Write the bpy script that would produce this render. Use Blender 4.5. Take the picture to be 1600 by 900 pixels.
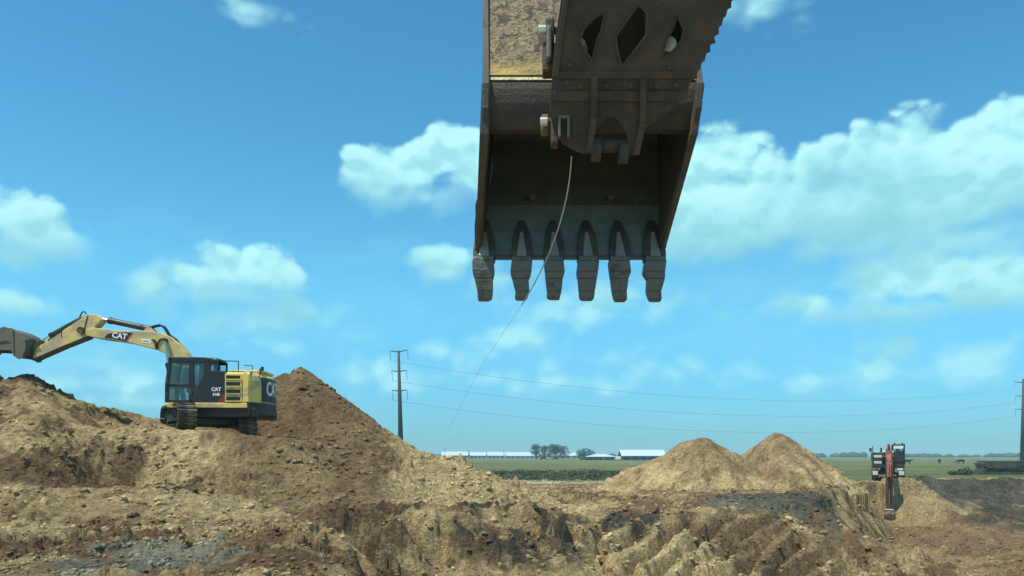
import bpy, bmesh, math, random
import numpy as np
from mathutils import Vector, Matrix

for o in list(bpy.data.objects):
    bpy.data.objects.remove(o, do_unlink=True)
SC = bpy.context.scene
COL = SC.collection
R = math.radians
E = 2.4                      # eye height above the plain
F = 1280.0                   # focal length in photo pixels (1600 wide)
HOR = 712.0                  # horizon row

# ------------------------------------------------------------------ camera
cd = bpy.data.cameras.new('camera'); cam = bpy.data.objects.new('camera', cd); COL.objects.link(cam)
cam.location = (0, 0, E); cam.rotation_euler = (R(90), 0, 0)
cd.sensor_width = 36.0; cd.lens = 28.8; cd.shift_y = 262.0 / 1600.0
cd.clip_start = 0.1; cd.clip_end = 20000
SC.camera = cam

# ------------------------------------------------------------------ render / exposure
SC.view_settings.view_transform = 'Standard'
SC.view_settings.look = 'None'
SC.view_settings.exposure = 0.0
SC.view_settings.gamma = 1.0
SC.view_settings.use_curve_mapping = False
SC.cycles.use_denoising = True
SC.cycles.max_bounces = 6
SC.cycles.diffuse_bounces = 3
SC.cycles.glossy_bounces = 3
SC.cycles.transparent_max_bounces = 8

# ------------------------------------------------------------------ sun + sky
SUN_EL = 66.0
SUN_AZ = 233.0               # compass style: 0 = +Y, 90 = +X
SKY_STRENGTH = 0.11
sd = bpy.data.lights.new('sun', 'SUN'); sun = bpy.data.objects.new('sun', sd); COL.objects.link(sun)
sd.energy = 5.0; sd.angle = R(0.53); sd.color = (1.0, 0.945, 0.80)
sdir = Vector((math.sin(R(SUN_AZ)) * math.cos(R(SUN_EL)), math.cos(R(SUN_AZ)) * math.cos(R(SUN_EL)), math.sin(R(SUN_EL))))
sun.rotation_euler = (-sdir).to_track_quat('-Z', 'Y').to_euler()
sun.location = (-20, -20, 60)


class NT:
    """tiny helper for node trees"""
    def __init__(self, tree):
        self.t = tree; self.n = tree.nodes; self.l = tree.links

    def put(self, sock, v):
        if v is None:
            return
        if hasattr(v, 'is_output'):
            self.l.new(v, sock)
        else:
            if isinstance(v, tuple) and len(v) == 3 and sock.type == 'RGBA':
                v = (*v, 1)
            sock.default_value = v

    def math(self, op, a, b=None, c=None, clamp=False):
        n = self.n.new('ShaderNodeMath'); n.operation = op; n.use_clamp = clamp
        self.put(n.inputs[0], a)
        if b is not None: self.put(n.inputs[1], b)
        if c is not None: self.put(n.inputs[2], c)
        return n.outputs[0]

    def vec(self, op, a, b=None, c=None, out=0):
        n = self.n.new('ShaderNodeVectorMath'); n.operation = op
        self.put(n.inputs[0], a)
        if b is not None: self.put(n.inputs[1], b)
        if c is not None: self.put(n.inputs[2], c)
        return n.outputs[out]

    def noise(self, vec, scale, detail=4, rough=0.55, dist=0.0, lac=2.0):
        n = self.n.new('ShaderNodeTexNoise')
        if vec is not None: self.l.new(vec, n.inputs['Vector'])
        n.inputs['Scale'].default_value = scale; n.inputs['Detail'].default_value = detail
        n.inputs['Roughness'].default_value = rough; n.inputs['Distortion'].default_value = dist
        n.inputs['Lacunarity'].default_value = lac
        return n.outputs['Fac']

    def maprange(self, v, a, b, c=0.0, d=1.0, smooth=True):
        n = self.n.new('ShaderNodeMapRange'); n.interpolation_type = 'SMOOTHSTEP' if smooth else 'LINEAR'
        self.put(n.inputs[0], v)
        for i, x in enumerate((a, b, c, d)):
            self.put(n.inputs[1 + i], x)
        return n.outputs[0]

    def mix(self, f, a, b, mode='MIX'):
        n = self.n.new('ShaderNodeMix'); n.data_type = 'RGBA'; n.blend_type = mode
        self.put(n.inputs[0], f); self.put(n.inputs[6], a); self.put(n.inputs[7], b)
        return n.outputs[2]

    def comb(self, x, y, z):
        n = self.n.new('ShaderNodeCombineXYZ')
        self.put(n.inputs[0], x); self.put(n.inputs[1], y); self.put(n.inputs[2], z)
        return n.outputs[0]


def build_world():
    w = bpy.data.worlds.new('World'); SC.world = w; w.use_nodes = True
    t = NT(w.node_tree); t.n.clear()
    sky = t.n.new('ShaderNodeTexSky'); sky.sky_type = 'NISHITA'; sky.sun_disc = False
    sky.sun_elevation = R(SUN_EL); sky.sun_rotation = R(SUN_AZ)
    sky.air_density = 1.0; sky.dust_density = 0.6; sky.ozone_density = 1.6; sky.altitude = 0
    tc = t.n.new('ShaderNodeTexCoord')
    d = tc.outputs['Generated']
    sep = t.n.new('ShaderNodeSeparateXYZ'); t.l.new(d, sep.inputs[0])
    X, Y, Z = sep.outputs
    az = t.math('ARCTAN2', X, Y)
    hor = t.math('SQRT', t.math('ADD', t.math('MULTIPLY', X, X), t.math('MULTIPLY', Y, Y)))
    el = t.math('DIVIDE', Z, t.math('MAXIMUM', hor, 0.02))
    P = t.comb(az, el, 0.0)

    def a_e(px, py):
        u = (px - 800.0) / F; v = (HOR - py) / F
        return math.atan(u), v / math.sqrt(1 + u * u)

    big = [  # cumulus seen in the photograph: centre px, py, radii px
        (1150, 235, 66, 42), (1085, 285, 60, 55), (1195, 275, 75, 50), (1290, 300, 80, 50), (1265, 262, 60, 44), (1345, 252, 62, 46), (1410, 232, 62, 44),
        (1480, 245, 70, 50), (1560, 205, 62, 52), (1620, 240, 80, 80), (1200, 330, 170, 75),
        (1420, 320, 200, 80), (1130, 385, 140, 48), (1310, 372, 170, 38), (1520, 365, 140, 38),
        (1262, 480, 52, 34), (1305, 452, 30, 22), (1375, 432, 55, 42), (1455, 425, 70, 44), (1560, 440, 95, 45), (1390, 488, 150, 24),
        (588, 280, 46, 40), (650, 262, 52, 40), (722, 240, 55, 46), (660, 310, 70, 22), (780, 280, 80, 60),
        (700, 418, 50, 32), (770, 436, 60, 24),
        (18, 338, 48, 32), (62, 372, 62, 36), (10, 400, 60, 20), (25, 475, 60, 28),
        (232, 448, 38, 30), (300, 432, 40, 26), (372, 418, 52, 32), (440, 424, 38, 26), (330, 462, 110, 18),
    ]
    small = [
        (395, 500, 70, 20), (480, 492, 55, 22), (400, 530, 70, 14), (590, 582, 50, 22), (690, 548, 46, 18), (800, 532, 85, 26),
        (930, 475, 130, 40), (1000, 568, 62, 22), (1070, 584, 40, 14), (1166, 572, 18, 11), (740, 585, 70, 14), (880, 596, 60, 14),
        (1275, 592, 38, 16), (1345, 582, 62, 18), (1400, 556, 46, 22), (1500, 562, 85, 26), (1570, 546, 50, 22),
        (410, 16, 40, 20), (1185, 18, 60, 20), (150, 564, 45, 9), (240, 605, 90, 16), (60, 620, 80, 12),
    ]

    def field(p, blobs, k):
        acc = None
        for (bx, by, rx, ry) in blobs:
            a, e = a_e(bx, by)
            sx, sy = F / rx, F / ry
            q = t.vec('MULTIPLY_ADD', p, (sx, sy, 1.0), (-a * sx, -e * sy, 0.0))
            ln = t.vec('LENGTH', q, out=1)
            r = min(rx, ry) / F
            s = t.math('MULTIPLY_ADD', ln, r, -r)
            acc = s if acc is None else t.math('SMOOTH_MIN', acc, s, k)
        return acc

    # shared noises
    Pn = t.vec('MULTIPLY', P, (1.0, 1.25, 1.0))
    def puff(p):
        a = t.noise(p, 8.0, 8, 0.55)
        v = t.n.new('ShaderNodeTexVoronoi'); v.voronoi_dimensions = '2D'; v.feature = 'F1'
        wv = t.vec('MULTIPLY_ADD', t.comb(a, a, 0.0), (0.05, 0.03, 0.0), p)
        t.l.new(wv, v.inputs['Vector']); v.inputs['Scale'].default_value = 20.0
        v.inputs['Detail'].default_value = 1.0; v.inputs['Roughness'].default_value = 0.55
        b = t.math('SUBTRACT', 0.98, v.outputs['Distance'])
        return t.math('MULTIPLY_ADD', b, 0.24, t.math('MULTIPLY', a, 0.82))
    n1 = puff(Pn)
    Pup = t.vec('ADD', P, (-0.006, 0.014, 0.0))
    n2 = puff(t.vec('MULTIPLY', Pup, (1.0, 1.25, 1.0)))
    # clouds elsewhere round the sky: same kind of cumulus from broad noise
    outm = t.maprange(t.math('ABSOLUTE', az), 0.60, 0.80)
    topm = t.maprange(el, 0.62, 0.80)
    outm = t.math('MAXIMUM', outm, topm)
    nb = t.noise(t.vec('MULTIPLY', d, (1.0, 1.0, 1.9)), 3.2, 5, 0.5)
    gen = t.math('MULTIPLY', t.math('SUBTRACT', nb, 0.56), 0.55)
    gen = t.math('SUBTRACT', gen, t.math('MULTIPLY', t.math('SUBTRACT', 1.0, outm), 1.0))

    fb = t.math('MAXIMUM', t.math('MULTIPLY', field(P, big, 0.016), -1.0), gen)
    D1 = t.math('ADD', fb, t.math('MULTIPLY', t.math('SUBTRACT', n1, 0.42), 0.095))
    shade = [(1190, 405, 190, 55), (1400, 356, 170, 38), (1290, 292, 60, 26), (1560, 346, 100, 36), (1430, 504, 190, 24), (1290, 505, 90, 18), (330, 476, 120, 16),
             (650, 326, 90, 16), (50, 400, 80, 18), (740, 446, 80, 14), (30, 502, 60, 16), (775, 320, 70, 30)]
    dk = t.math('MULTIPLY', field(P, shade, 0.02), -1.0)
    dk = t.maprange(t.math('ADD', dk, t.math('MULTIPLY', t.math('SUBTRACT', n1, 0.5), 0.12)), -0.04, 0.03)
    fs = t.math('MULTIPLY', field(P, small, 0.012), -1.0)
    Ds = t.math('ADD', fs, t.math('MULTIPLY', t.math('SUBTRACT', n1, 0.48), 0.11))
    aS = t.math('MULTIPLY', t.maprange(Ds, -0.012, 0.032), 0.78)
    # thin veil of high haze-cloud low over the horizon
    nv = t.noise(t.vec('MULTIPLY', P, (1.0, 3.2, 1.0)), 5.0, 5, 0.6, 0.3)
    veil = t.math('MULTIPLY', t.maprange(nv, 0.46, 0.74), t.math('MULTIPLY', t.maprange(el, 0.02, 0.10), t.maprange(el, 0.36, 0.12)))
    veil = t.math('MULTIPLY', veil, 0.35)
    # sun side of each billow bright, the underside grey
    lit = t.maprange(t.math('SUBTRACT', n1, n2), -0.12, 0.07)
    lit = t.math('MULTIPLY_ADD', lit, 0.60, 0.40)
    lit = t.math('MULTIPLY', lit, t.math('MULTIPLY_ADD', dk, -0.80, 1.0))
    aB = t.maprange(D1, 0.0, t.math('MULTIPLY_ADD', dk, 0.030, 0.013))
    alpha = t.math('MAXIMUM', t.math('MAXIMUM', aB, aS), veil)
    ccol = t.mix(lit, (0.25, 0.66, 0.79), (0.54, 1.03, 1.06))
    k = 1.0 / SKY_STRENGTH
    ccol = t.vec('SCALE', ccol); ccol.node.inputs[3].default_value = k * 0.97
    # sky, as tinted by the cab's green glass
    scol = t.mix(1.0, sky.outputs[0], t.mix(t.maprange(el, 0.22, 0.50), t.mix(t.maprange(el, 0.02, 0.22), SKY_TINT[0], SKY_TINT[1]), SKY_TINT[2]), 'MULTIPLY')
    out = t.mix(alpha, scol, ccol)
    bg = t.n.new('ShaderNodeBackground'); t.l.new(out, bg.inputs[0]); bg.inputs[1].default_value = SKY_STRENGTH
    wo = t.n.new('ShaderNodeOutputWorld'); t.l.new(bg.outputs[0], wo.inputs[0])
    w.cycles.sampling_method = 'MANUAL'; w.cycles.sample_map_resolution = 512


SKY_TINT = ((0.38, 0.97, 1.40), (0.62, 1.50, 1.62), (0.50, 1.34, 1.52))
build_world()

# ------------------------------------------------------------------ numpy noise
_rng = np.random.RandomState(7)
_PERM = np.concatenate([_rng.permutation(256)] * 3).astype(np.int32)
_GA = _rng.rand(256) * 2 * np.pi
_GX, _GY = np.cos(_GA), np.sin(_GA)
_R1, _R2, _R3 = _rng.rand(256), _rng.rand(256), _rng.rand(256)


def perlin(x, y, seed=0):
    x = x + seed * 17.13; y = y + seed * 9.71
    xi = np.floor(x).astype(np.int32); yi = np.floor(y).astype(np.int32)
    fx = x - xi; fy = y - yi
    xi &= 255; yi &= 255
    u = fx * fx * fx * (fx * (fx * 6 - 15) + 10); v = fy * fy * fy * (fy * (fy * 6 - 15) + 10)

    def g(ix, iy, dx, dy):
        h = _PERM[_PERM[ix] + iy]
        return _GX[h] * dx + _GY[h] * dy
    a = g(xi, yi, fx, fy); b = g(xi + 1, yi, fx - 1, fy)
    c = g(xi, yi + 1, fx, fy - 1); e = g(xi + 1, yi + 1, fx - 1, fy - 1)
    return (a + (b - a) * u + ((c + (e - c) * u) - (a + (b - a) * u)) * v) * 1.5


def fbm(x, y, octv=4, seed=0, gain=0.5):
    s = 0; a = 1.0; n = 0
    for i in range(octv):
        s = s + a * perlin(x * 2 ** i, y * 2 ** i, seed + i * 3); n += a; a *= gain
    return s / n


def lumps(x, y, cell, seed=0, prob=0.7, rmin=0.25, rmax=0.62):
    """rounded clods sitting on a plane: height in units of the cell"""
    X = x / cell + seed * 13.7; Y = y / cell + seed * 5.3
    xi = np.floor(X).astype(np.int32); yi = np.floor(Y).astype(np.int32)
    out = np.zeros_like(X)
    for dx in (-1, 0, 1):
        for dy in (-1, 0, 1):
            cx = xi + dx; cy = yi + dy
            h = _PERM[_PERM[cx & 255] + (cy & 255)]
            px = cx + 0.5 + (_R1[h] - 0.5) * 0.8; py = cy + 0.5 + (_R2[h] - 0.5) * 0.8
            h2 = _PERM[h + 31]
            r = rmin + (rmax - rmin) * _R3[h] ** 2
            an = _R1[h2] * 3.14; ca = np.cos(an); sa = np.sin(an)
            ex = ((X - px) * ca + (Y - py) * sa) * (1.0 + 0.7 * _R2[h2]); ey = -(X - px) * sa + (Y - py) * ca
            q = 1 - np.maximum(np.sqrt(ex * ex + ey * ey), np.abs(ex * 0.8 + ey * 0.6)) / r
            qq = np.maximum(q, 0)
            top = np.sqrt(qq * (2 - qq)) * (1 + 0.5 * ((_R2[h] - 0.5) * ex + (_R1[h2] - 0.5) * ey) / r)
            val = np.where((q > 0) & (_R3[h2] < prob), np.maximum(top, 0) * r * 0.55, 0)
            out = np.maximum(out, val)
    return out * cell


def clods(x, y, s):
    xw = x + 0.10 * perlin(x * 3.1, y * 3.1, s + 1) + 0.04 * perlin(x * 9, y * 9, s + 2)
    yw = y + 0.10 * perlin(x * 3.1, y * 3.1, s + 3) + 0.04 * perlin(x * 9, y * 9, s + 4)
    big = sstep(-0.1, 0.35, fbm(x * 0.4, y * 0.4, 3, s + 9))
    return (0.26 * fbm(x * 0.8, y * 0.8, 4, s + 8) + lumps(xw, yw, 0.75, s + 1, 0.40) * (0.3 + 0.8 * big)
            + lumps(xw, yw, 0.42, s + 4, 0.6) * 1.25 + lumps(xw + .1, yw + .05, 0.24, s + 2, 0.75) * 1.5 + 0.06 * perlin(x * 4, y * 4, s)
            - 0.05 * sstep(0.12, 0.0, np.abs(perlin(x * 1.3, y * 1.3, s + 6))))


def clod_tone(x, y, s):
    xw = x + 0.10 * perlin(x * 3.1, y * 3.1, s + 1); yw = y + 0.10 * perlin(x * 3.1, y * 3.1, s + 3)
    out = 0
    for cell, a in ((0.75, 0.5), (0.40, 0.6), (0.2, 0.5)):
        xi = np.floor(xw / cell).astype(np.int32); yi = np.floor(yw / cell).astype(np.int32)
        out = out + a * (_R1[_PERM[_PERM[xi & 255] + (yi & 255)]] - 0.5)
    return out


def sstep(a, b, x):
    t = np.clip((x - a) / (b - a), 0, 1)
    return t * t * (3 - 2 * t)


# ------------------------------------------------------------------ terrain shapes
def wx(px, d):
    return (px - 800.0) / F * d


def wz(py, d):
    return E + (HOR - py) / F * d


# pit outline: vertex, then the horizontal run of the slope along the edge to the next vertex
PIT = [((-4.7, 21.0), 6.5), ((-0.8, 24.5), 7.5), ((1.3, 29.5), 8.5), ((7.0, 33.0), 8.5), ((12.7, 35.0), 3.0),
       ((24.0, 57.5), 2.2), ((28.4, 68.3), 1.4), ((34.5, 69.3), 5.0), ((38.0, 75.0), 12.0), ((52, 78.0), 16.0), ((95, 80), 6),
       ((95, 9), 5), ((0.5, 9.5), 6.0), ((-2.7, 12.5), 6.0)]


def pit_eval(x, y):
    """depth factor 0..1 (1 = pit floor), run along the nearest edge, distance inside"""
    inside = np.zeros(x.shape, bool)
    n = len(PIT)
    dep = np.full(x.shape, 1e9); dist = np.full(x.shape, 1e9); along = np.zeros(x.shape); acc = 0.0
    for i in range(n):
        (ax, ay), w = PIT[i]; (bx, by), _ = PIT[(i + 1) % n]
        cond = ((ay > y) != (by > y)) & (x < (bx - ax) * (y - ay) / (by - ay + 1e-9) + ax)
        inside ^= cond
        L = math.hypot(bx - ax, by - ay); ux, uy = (bx - ax) / L, (by - ay) / L
        tt = np.clip((x - ax) * ux + (y - ay) * uy, 0, L)
        d = np.hypot(x - ax - tt * ux, y - ay - tt * uy)
        along = np.where(d < dist, acc + tt, along)
        dist = np.minimum(dist, d)
        dep = np.minimum(dep, d / w)
        acc += L
    return np.where(inside, np.clip(dep, 0, 1), 0), along, np.where(inside, dist, -dist)


def plain(x, y):
    """undug level: the left foreground stands a little higher"""
    z = 0.55 * sstep(2.0, -7.0, x) * sstep(60, 30, y)
    z = z + 0.30 * sstep(70, 55, y) * sstep(20, 30, y) * sstep(5, 11, x)
    return z


def ground_h(x, y, detail=True):
    wob = fbm(x * 0.35, y * 0.35, 3, 2) * 1.3 + fbm(x * 1.1, y * 1.1, 3, 4) * 0.5
    near = sstep(110, 70, y) * sstep(6, 12, y)
    f, al, dist = pit_eval(x + wob * 0.6, y + wob * 0.6)
    z0 = plain(x, y)
    floor = -3.7 + 0.055 * np.maximum(x - 24, 0) + 0.5 * fbm(x * 0.15, y * 0.15, 3, 9)
    # slope with slumped steps
    g = f + 0.035 * np.sin(f * 9.0 + wob * 2.0) * (f > 0) * (f < 1)
    z = z0 + (floor - z0) * np.clip(g, 0, 1) ** np.where(al < 22, 1.15, 0.92)
    # bucket-tooth rakes on the face opposite the camera
    rake = sstep(0.02, 0.15, f) * sstep(1.0, 0.8, f) * sstep(7.5, 9.5, al) * sstep(22.5, 20.0, al)
    s = (al + dist * 2.1) / 2.15 + 0.35 * fbm(x * 0.5, y * 0.5, 2, 12)
    tri = np.abs((s % 1.0) - 0.5) * 2
    z = z - rake * 1.05 * np.maximum(0, 0.75 - tri) * (0.6 + 0.8 * np.clip(perlin(np.floor(s) * 3.7, dist * 0.2, 3) + 0.5, 0, 1))
    # upright gouges in the steep side cut
    up = sstep(0.03, 0.2, f) * (f < 1) * sstep(21.0, 22.5, al) * sstep(46, 44, al)
    z = z + up * 0.07 * perlin(al * 1.6, al * 0.3, 21) + up * 0.0 * perlin(al * 4.6, al * .3, 22)
    # windrow of spoil thrown up along the rim
    rim = np.exp(-((dist + 0.9) / 0.9) ** 2) * near
    z = z + rim * (0.16 + 0.32 * fbm(x * 0.5, y * 0.5, 3, 31))
    # sand slipping down below the red machine
    ap = (33.0, 69.2, 0.55)
    dd = np.hypot(np.maximum(np.abs(x - ap[0]) - 0.9, 0), np.minimum(y - ap[1], 0) * 2.8)
    cone = ap[2] - 1.12 * dd + 0.35 * fbm(x * 0.5, y * 0.5, 3, 17)
    z = np.where((y < 72), np.maximum(z, np.minimum(cone, 0.5)), z)
    # slump ridges left of the rakes
    led = sstep(-5.5, -3, x) * sstep(3, 1, x) * sstep(17, 19, y) * sstep(31, 28, y)
    z = z + led * 0.30 * (1 - np.abs(perlin(x * 0.45, y * 0.9, 41)) * 3)
    # folded sods along the left part of the rim: long low ridges lying across the view
    fo = sstep(-7.0, -4.0, x) * sstep(3.5, 1.5, x) * sstep(18, 20, y) * sstep(33, 29, y)
    rid = 1 - np.abs(perlin(x * 0.55 + 0.6 * perlin(x * .8, y * .8, 43), y * 1.25, 44)) * 2.4
    z = z + fo * 0.34 * np.maximum(rid, -0.3)
    if detail:
        rough = near * (0.40 + 0.85 * sstep(-0.25, 0.3, fbm(x * 0.22, y * 0.22, 3, 5)))
        z = z + rough * clods(x, y, 0) * (0.85 - 0.25 * rake)
        z = z + 0.55 * sstep(34, 38, x) * sstep(52, 60, y) * sstep(80, 76, y) * (lumps(x, y, 1.6, 6, 0.6) + 0.5 * lumps(x, y, 0.8, 7, 0.6))
        z = z + 0.10 * sstep(75, 100, y) * fbm(x * 0.06, y * 0.06, 3, 6)
    return z


# crest of the long spoil mound: px, skyline py, depth of crest, depth of toe, toe height, steepness
CREST = np.array([
    (-500, 600, 31, 19.0, .55, 1.15), (-250, 570, 32, 19.5, .55, 1.15), (-60, 583, 31.8, 20, .55, 1.15), (0, 591, 31.8, 20.5, .55, 1.15), (35, 584, 31.8, 20.5, .55, 1.15),
    (75, 598, 31.9, 20.5, .55, 1.15), (130, 626, 32.3, 21, .55, 1.1), (150, 633, 32.6, 21, .55, 1.05), (200, 640, 33.3, 21, .55, 1.05),
    (255, 645, 34.4, 21, .55, 1.1), (300, 640, 36, 21, .5, 1.3), (380, 612, 37, 21.5, .5, 1.7), (420, 592, 37, 22, .45, 1.8),
    (440, 585, 37, 22, .45, 1.8), (455, 585, 37, 22, .4, 1.8), (470, 574, 37, 22.5, .4, 1.8), (485, 583, 37, 22.5, .4, 1.75),
    (520, 607, 36.5, 23, .35, 1.6), (560, 638, 36, 23.5, .3, 1.5), (600, 670, 35.5, 24, .3, 1.4), (650, 700, 35, 25, .3, 1.3),
    (700, 716, 34.5, 26, .3, 1.2), (740, 729, 34.5, 27, .3, 1.1), (780, 745, 35, 28, .25, 1.0), (830, 764, 36, 29, .15, 1.0), (880, 790, 37, 30, -.3, 1.0)], float)

MACH = (-10.95, 31.2)        # where the yellow machine stands
MACH_Z = 3.16


def mound_h(x, y, detail=True):
    px = 800 + F * x / y
    py, yc, yt, zt, ex = [np.interp(px, CREST[:, 0], CREST[:, i]) for i in range(1, 6)]
    zc = E + (HOR - py) / F * yc
    t = (y - yt) / (yc - yt)
    tf = np.clip(t, 0, 1)
    front = zt + (zc - zt) * tf ** ex
    front = np.where(t < 0, zt + t * (yc - yt) * 1.0, front)
    front = np.where(t > 1, zc + (y - yc) * (zc - zt) * ex / (yc - yt), front) + 0.20
    back = zc + 0.20 - 0.62 * (y - yc)
    k_ = 0.28
    z = -k_ * np.log(np.exp(np.clip(-front / k_, -60, 60)) + np.exp(np.clip(-back / k_, -60, 60)))
    z = np.where(t < 0.35, front - 0.20 * sstep(0.35, 0.0, t), z)
    # bench under the machine
    a = R(8); dx = x - MACH[0]; dy = y - MACH[1]
    lx = -dx * math.cos(a) + dy * math.sin(a); ly = -dx * math.sin(a) - dy * math.cos(a)
    e = np.maximum(np.abs(lx) / 2.9, np.abs(ly + 0.2) / 2.1)
    b = sstep(1.9, 0.9, e)
    z = z * (1 - b) + b * (MACH_Z + 0.035 * lx)
    z = z + 0.26 * np.exp(-((ly - 2.45) / 0.5) ** 2 - ((lx - 0.2) / 1.5) ** 2) + 0.24 * np.exp(-((lx + 1.0) / 0.7) ** 2 - ((ly - 2.1) / 0.6) ** 2) + 0.40 * np.exp(-((lx - 1.75) / 0.85) ** 2 - ((ly - 2.2) / 0.75) ** 2)
    # the scooped hollow in the left flank
    hx, hy = wx(195, 25.6), 25.6
    q = ((x - hx) / 1.9) ** 2 + ((y - hy) / 1.5) ** 2
    z = z - 0.85 * np.exp(-q ** 2) * (1 + 0.5 * np.tanh((y - hy) * 1.5))
    # big soft forms, then clods
    z = z + 0.30 * fbm(x * 0.25, y * 0.25, 3, 51) * sstep(1.3, 0.8, np.abs(t)) * (1 - b)
    if detail:
        up = sstep(0.0, 0.25, t)
        rough = (0.45 + 0.75 * sstep(-0.25, 0.30, fbm(x * 0.28, y * 0.28, 3, 55))) * (1 - 0.5 * b)
        rough = rough * (1 - 0.6 * sstep(395, 440, px) * sstep(600, 540, px))
        z = z + rough * (clods(x, y, 10) - 0.08)
    return z


HEAPS = [  # centre, apex, radii
    dict(c=(wx(1093, 55), 55.0), z=wz(683, 55), rx=4.9, ry=4.9, lean=0.4, seed=61),
    dict(c=(wx(1216, 57), 57.0), z=wz(676, 57), rx=4.7, ry=4.9, lean=-0.2, seed=71)]


def heap_h(hp, x, y, detail=True):
    s = hp['seed']
    dx = (x - hp['c'][0]) / hp['rx']; dy = (y - hp['c'][1]) / hp['ry']
    an = np.arctan2(dy, dx)
    r = np.hypot(dx, dy) * (1 + 0.10 * np.sin(an * 2 + s) + 0.07 * np.sin(an * 3 + s * 2.0)) + 0.06 * fbm(x * 0.4, y * 0.4, 3, s)
    r = np.sqrt(r * r + 0.055) - 0.20
    z = hp['z'] - (hp['z'] - 0.1) * r * (1.05 - 0.08 * r) + 0.55 * fbm(x * 0.33, y * 0.33, 3, s + 7) * sstep(0.0, 0.4, r)
    z = z + 0.14 * np.exp(-((x - hp['c'][0] - hp['lean']) / 0.45) ** 2 - ((y - hp['c'][1]) / 0.8) ** 2)
    z = z + 0.17 * np.sin(an * 9 + 3 * fbm(x * .3, y * .3, 2, s + 4)) * sstep(0.15, 0.5, r) * sstep(1.1, .7, r)
    if detail:
        low = 0.30 + 1.0 * sstep(0.45, 0.95, r)
        z = z + low * (0.16 * fbm(x * 0.6, y * 0.6, 4, s + 2) + lumps(x, y, 0.9, s, 0.45) * 0.8 + lumps(x, y, 0.42, s + 1, 0.6) * 0.9 + 0.06 * perlin(x * 3, y * 3, s))
    return z


# ------------------------------------------------------------------ soil colours
SAND = np.array((0.580, 0.425, 0.215)); TAN = np.array((0.400, 0.276, 0.142)); BROWN = np.array((0.225, 0.138, 0.076))
DARK = np.array((0.066, 0.064, 0.050)); GREY = np.array((0.125, 0.130, 0.108)); PALE = np.array((0.36, 0.32, 0.22))
GRASS = np.array((0.105, 0.135, 0.055)); DRY = np.array((0.19, 0.185, 0.085)); WEED = np.array((0.062, 0.072, 0.042))


def mixc(c, col, w):
    w = np.clip(w, 0, 1)[:, None]
    return c * (1 - w) + col[None, :] * w


def spot(x, y, px, d, rx, ry, wob):
    cx = wx(px, d)
    return sstep(1.12, 0.84, np.hypot((x - cx) / rx, (y - d) / ry) + wob * 1.5)


def tone(c, x, y, s):
    v = 1 + 0.30 * clod_tone(x, y, s) * (y < 75) + 0.30 * fbm(x * 1.3, y * 1.3, 4, s) + 0.25 * fbm(x * 0.3, y * 0.3, 3, s + 5)
    return c * np.clip(v, 0.55, 1.5)[:, None]


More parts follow.
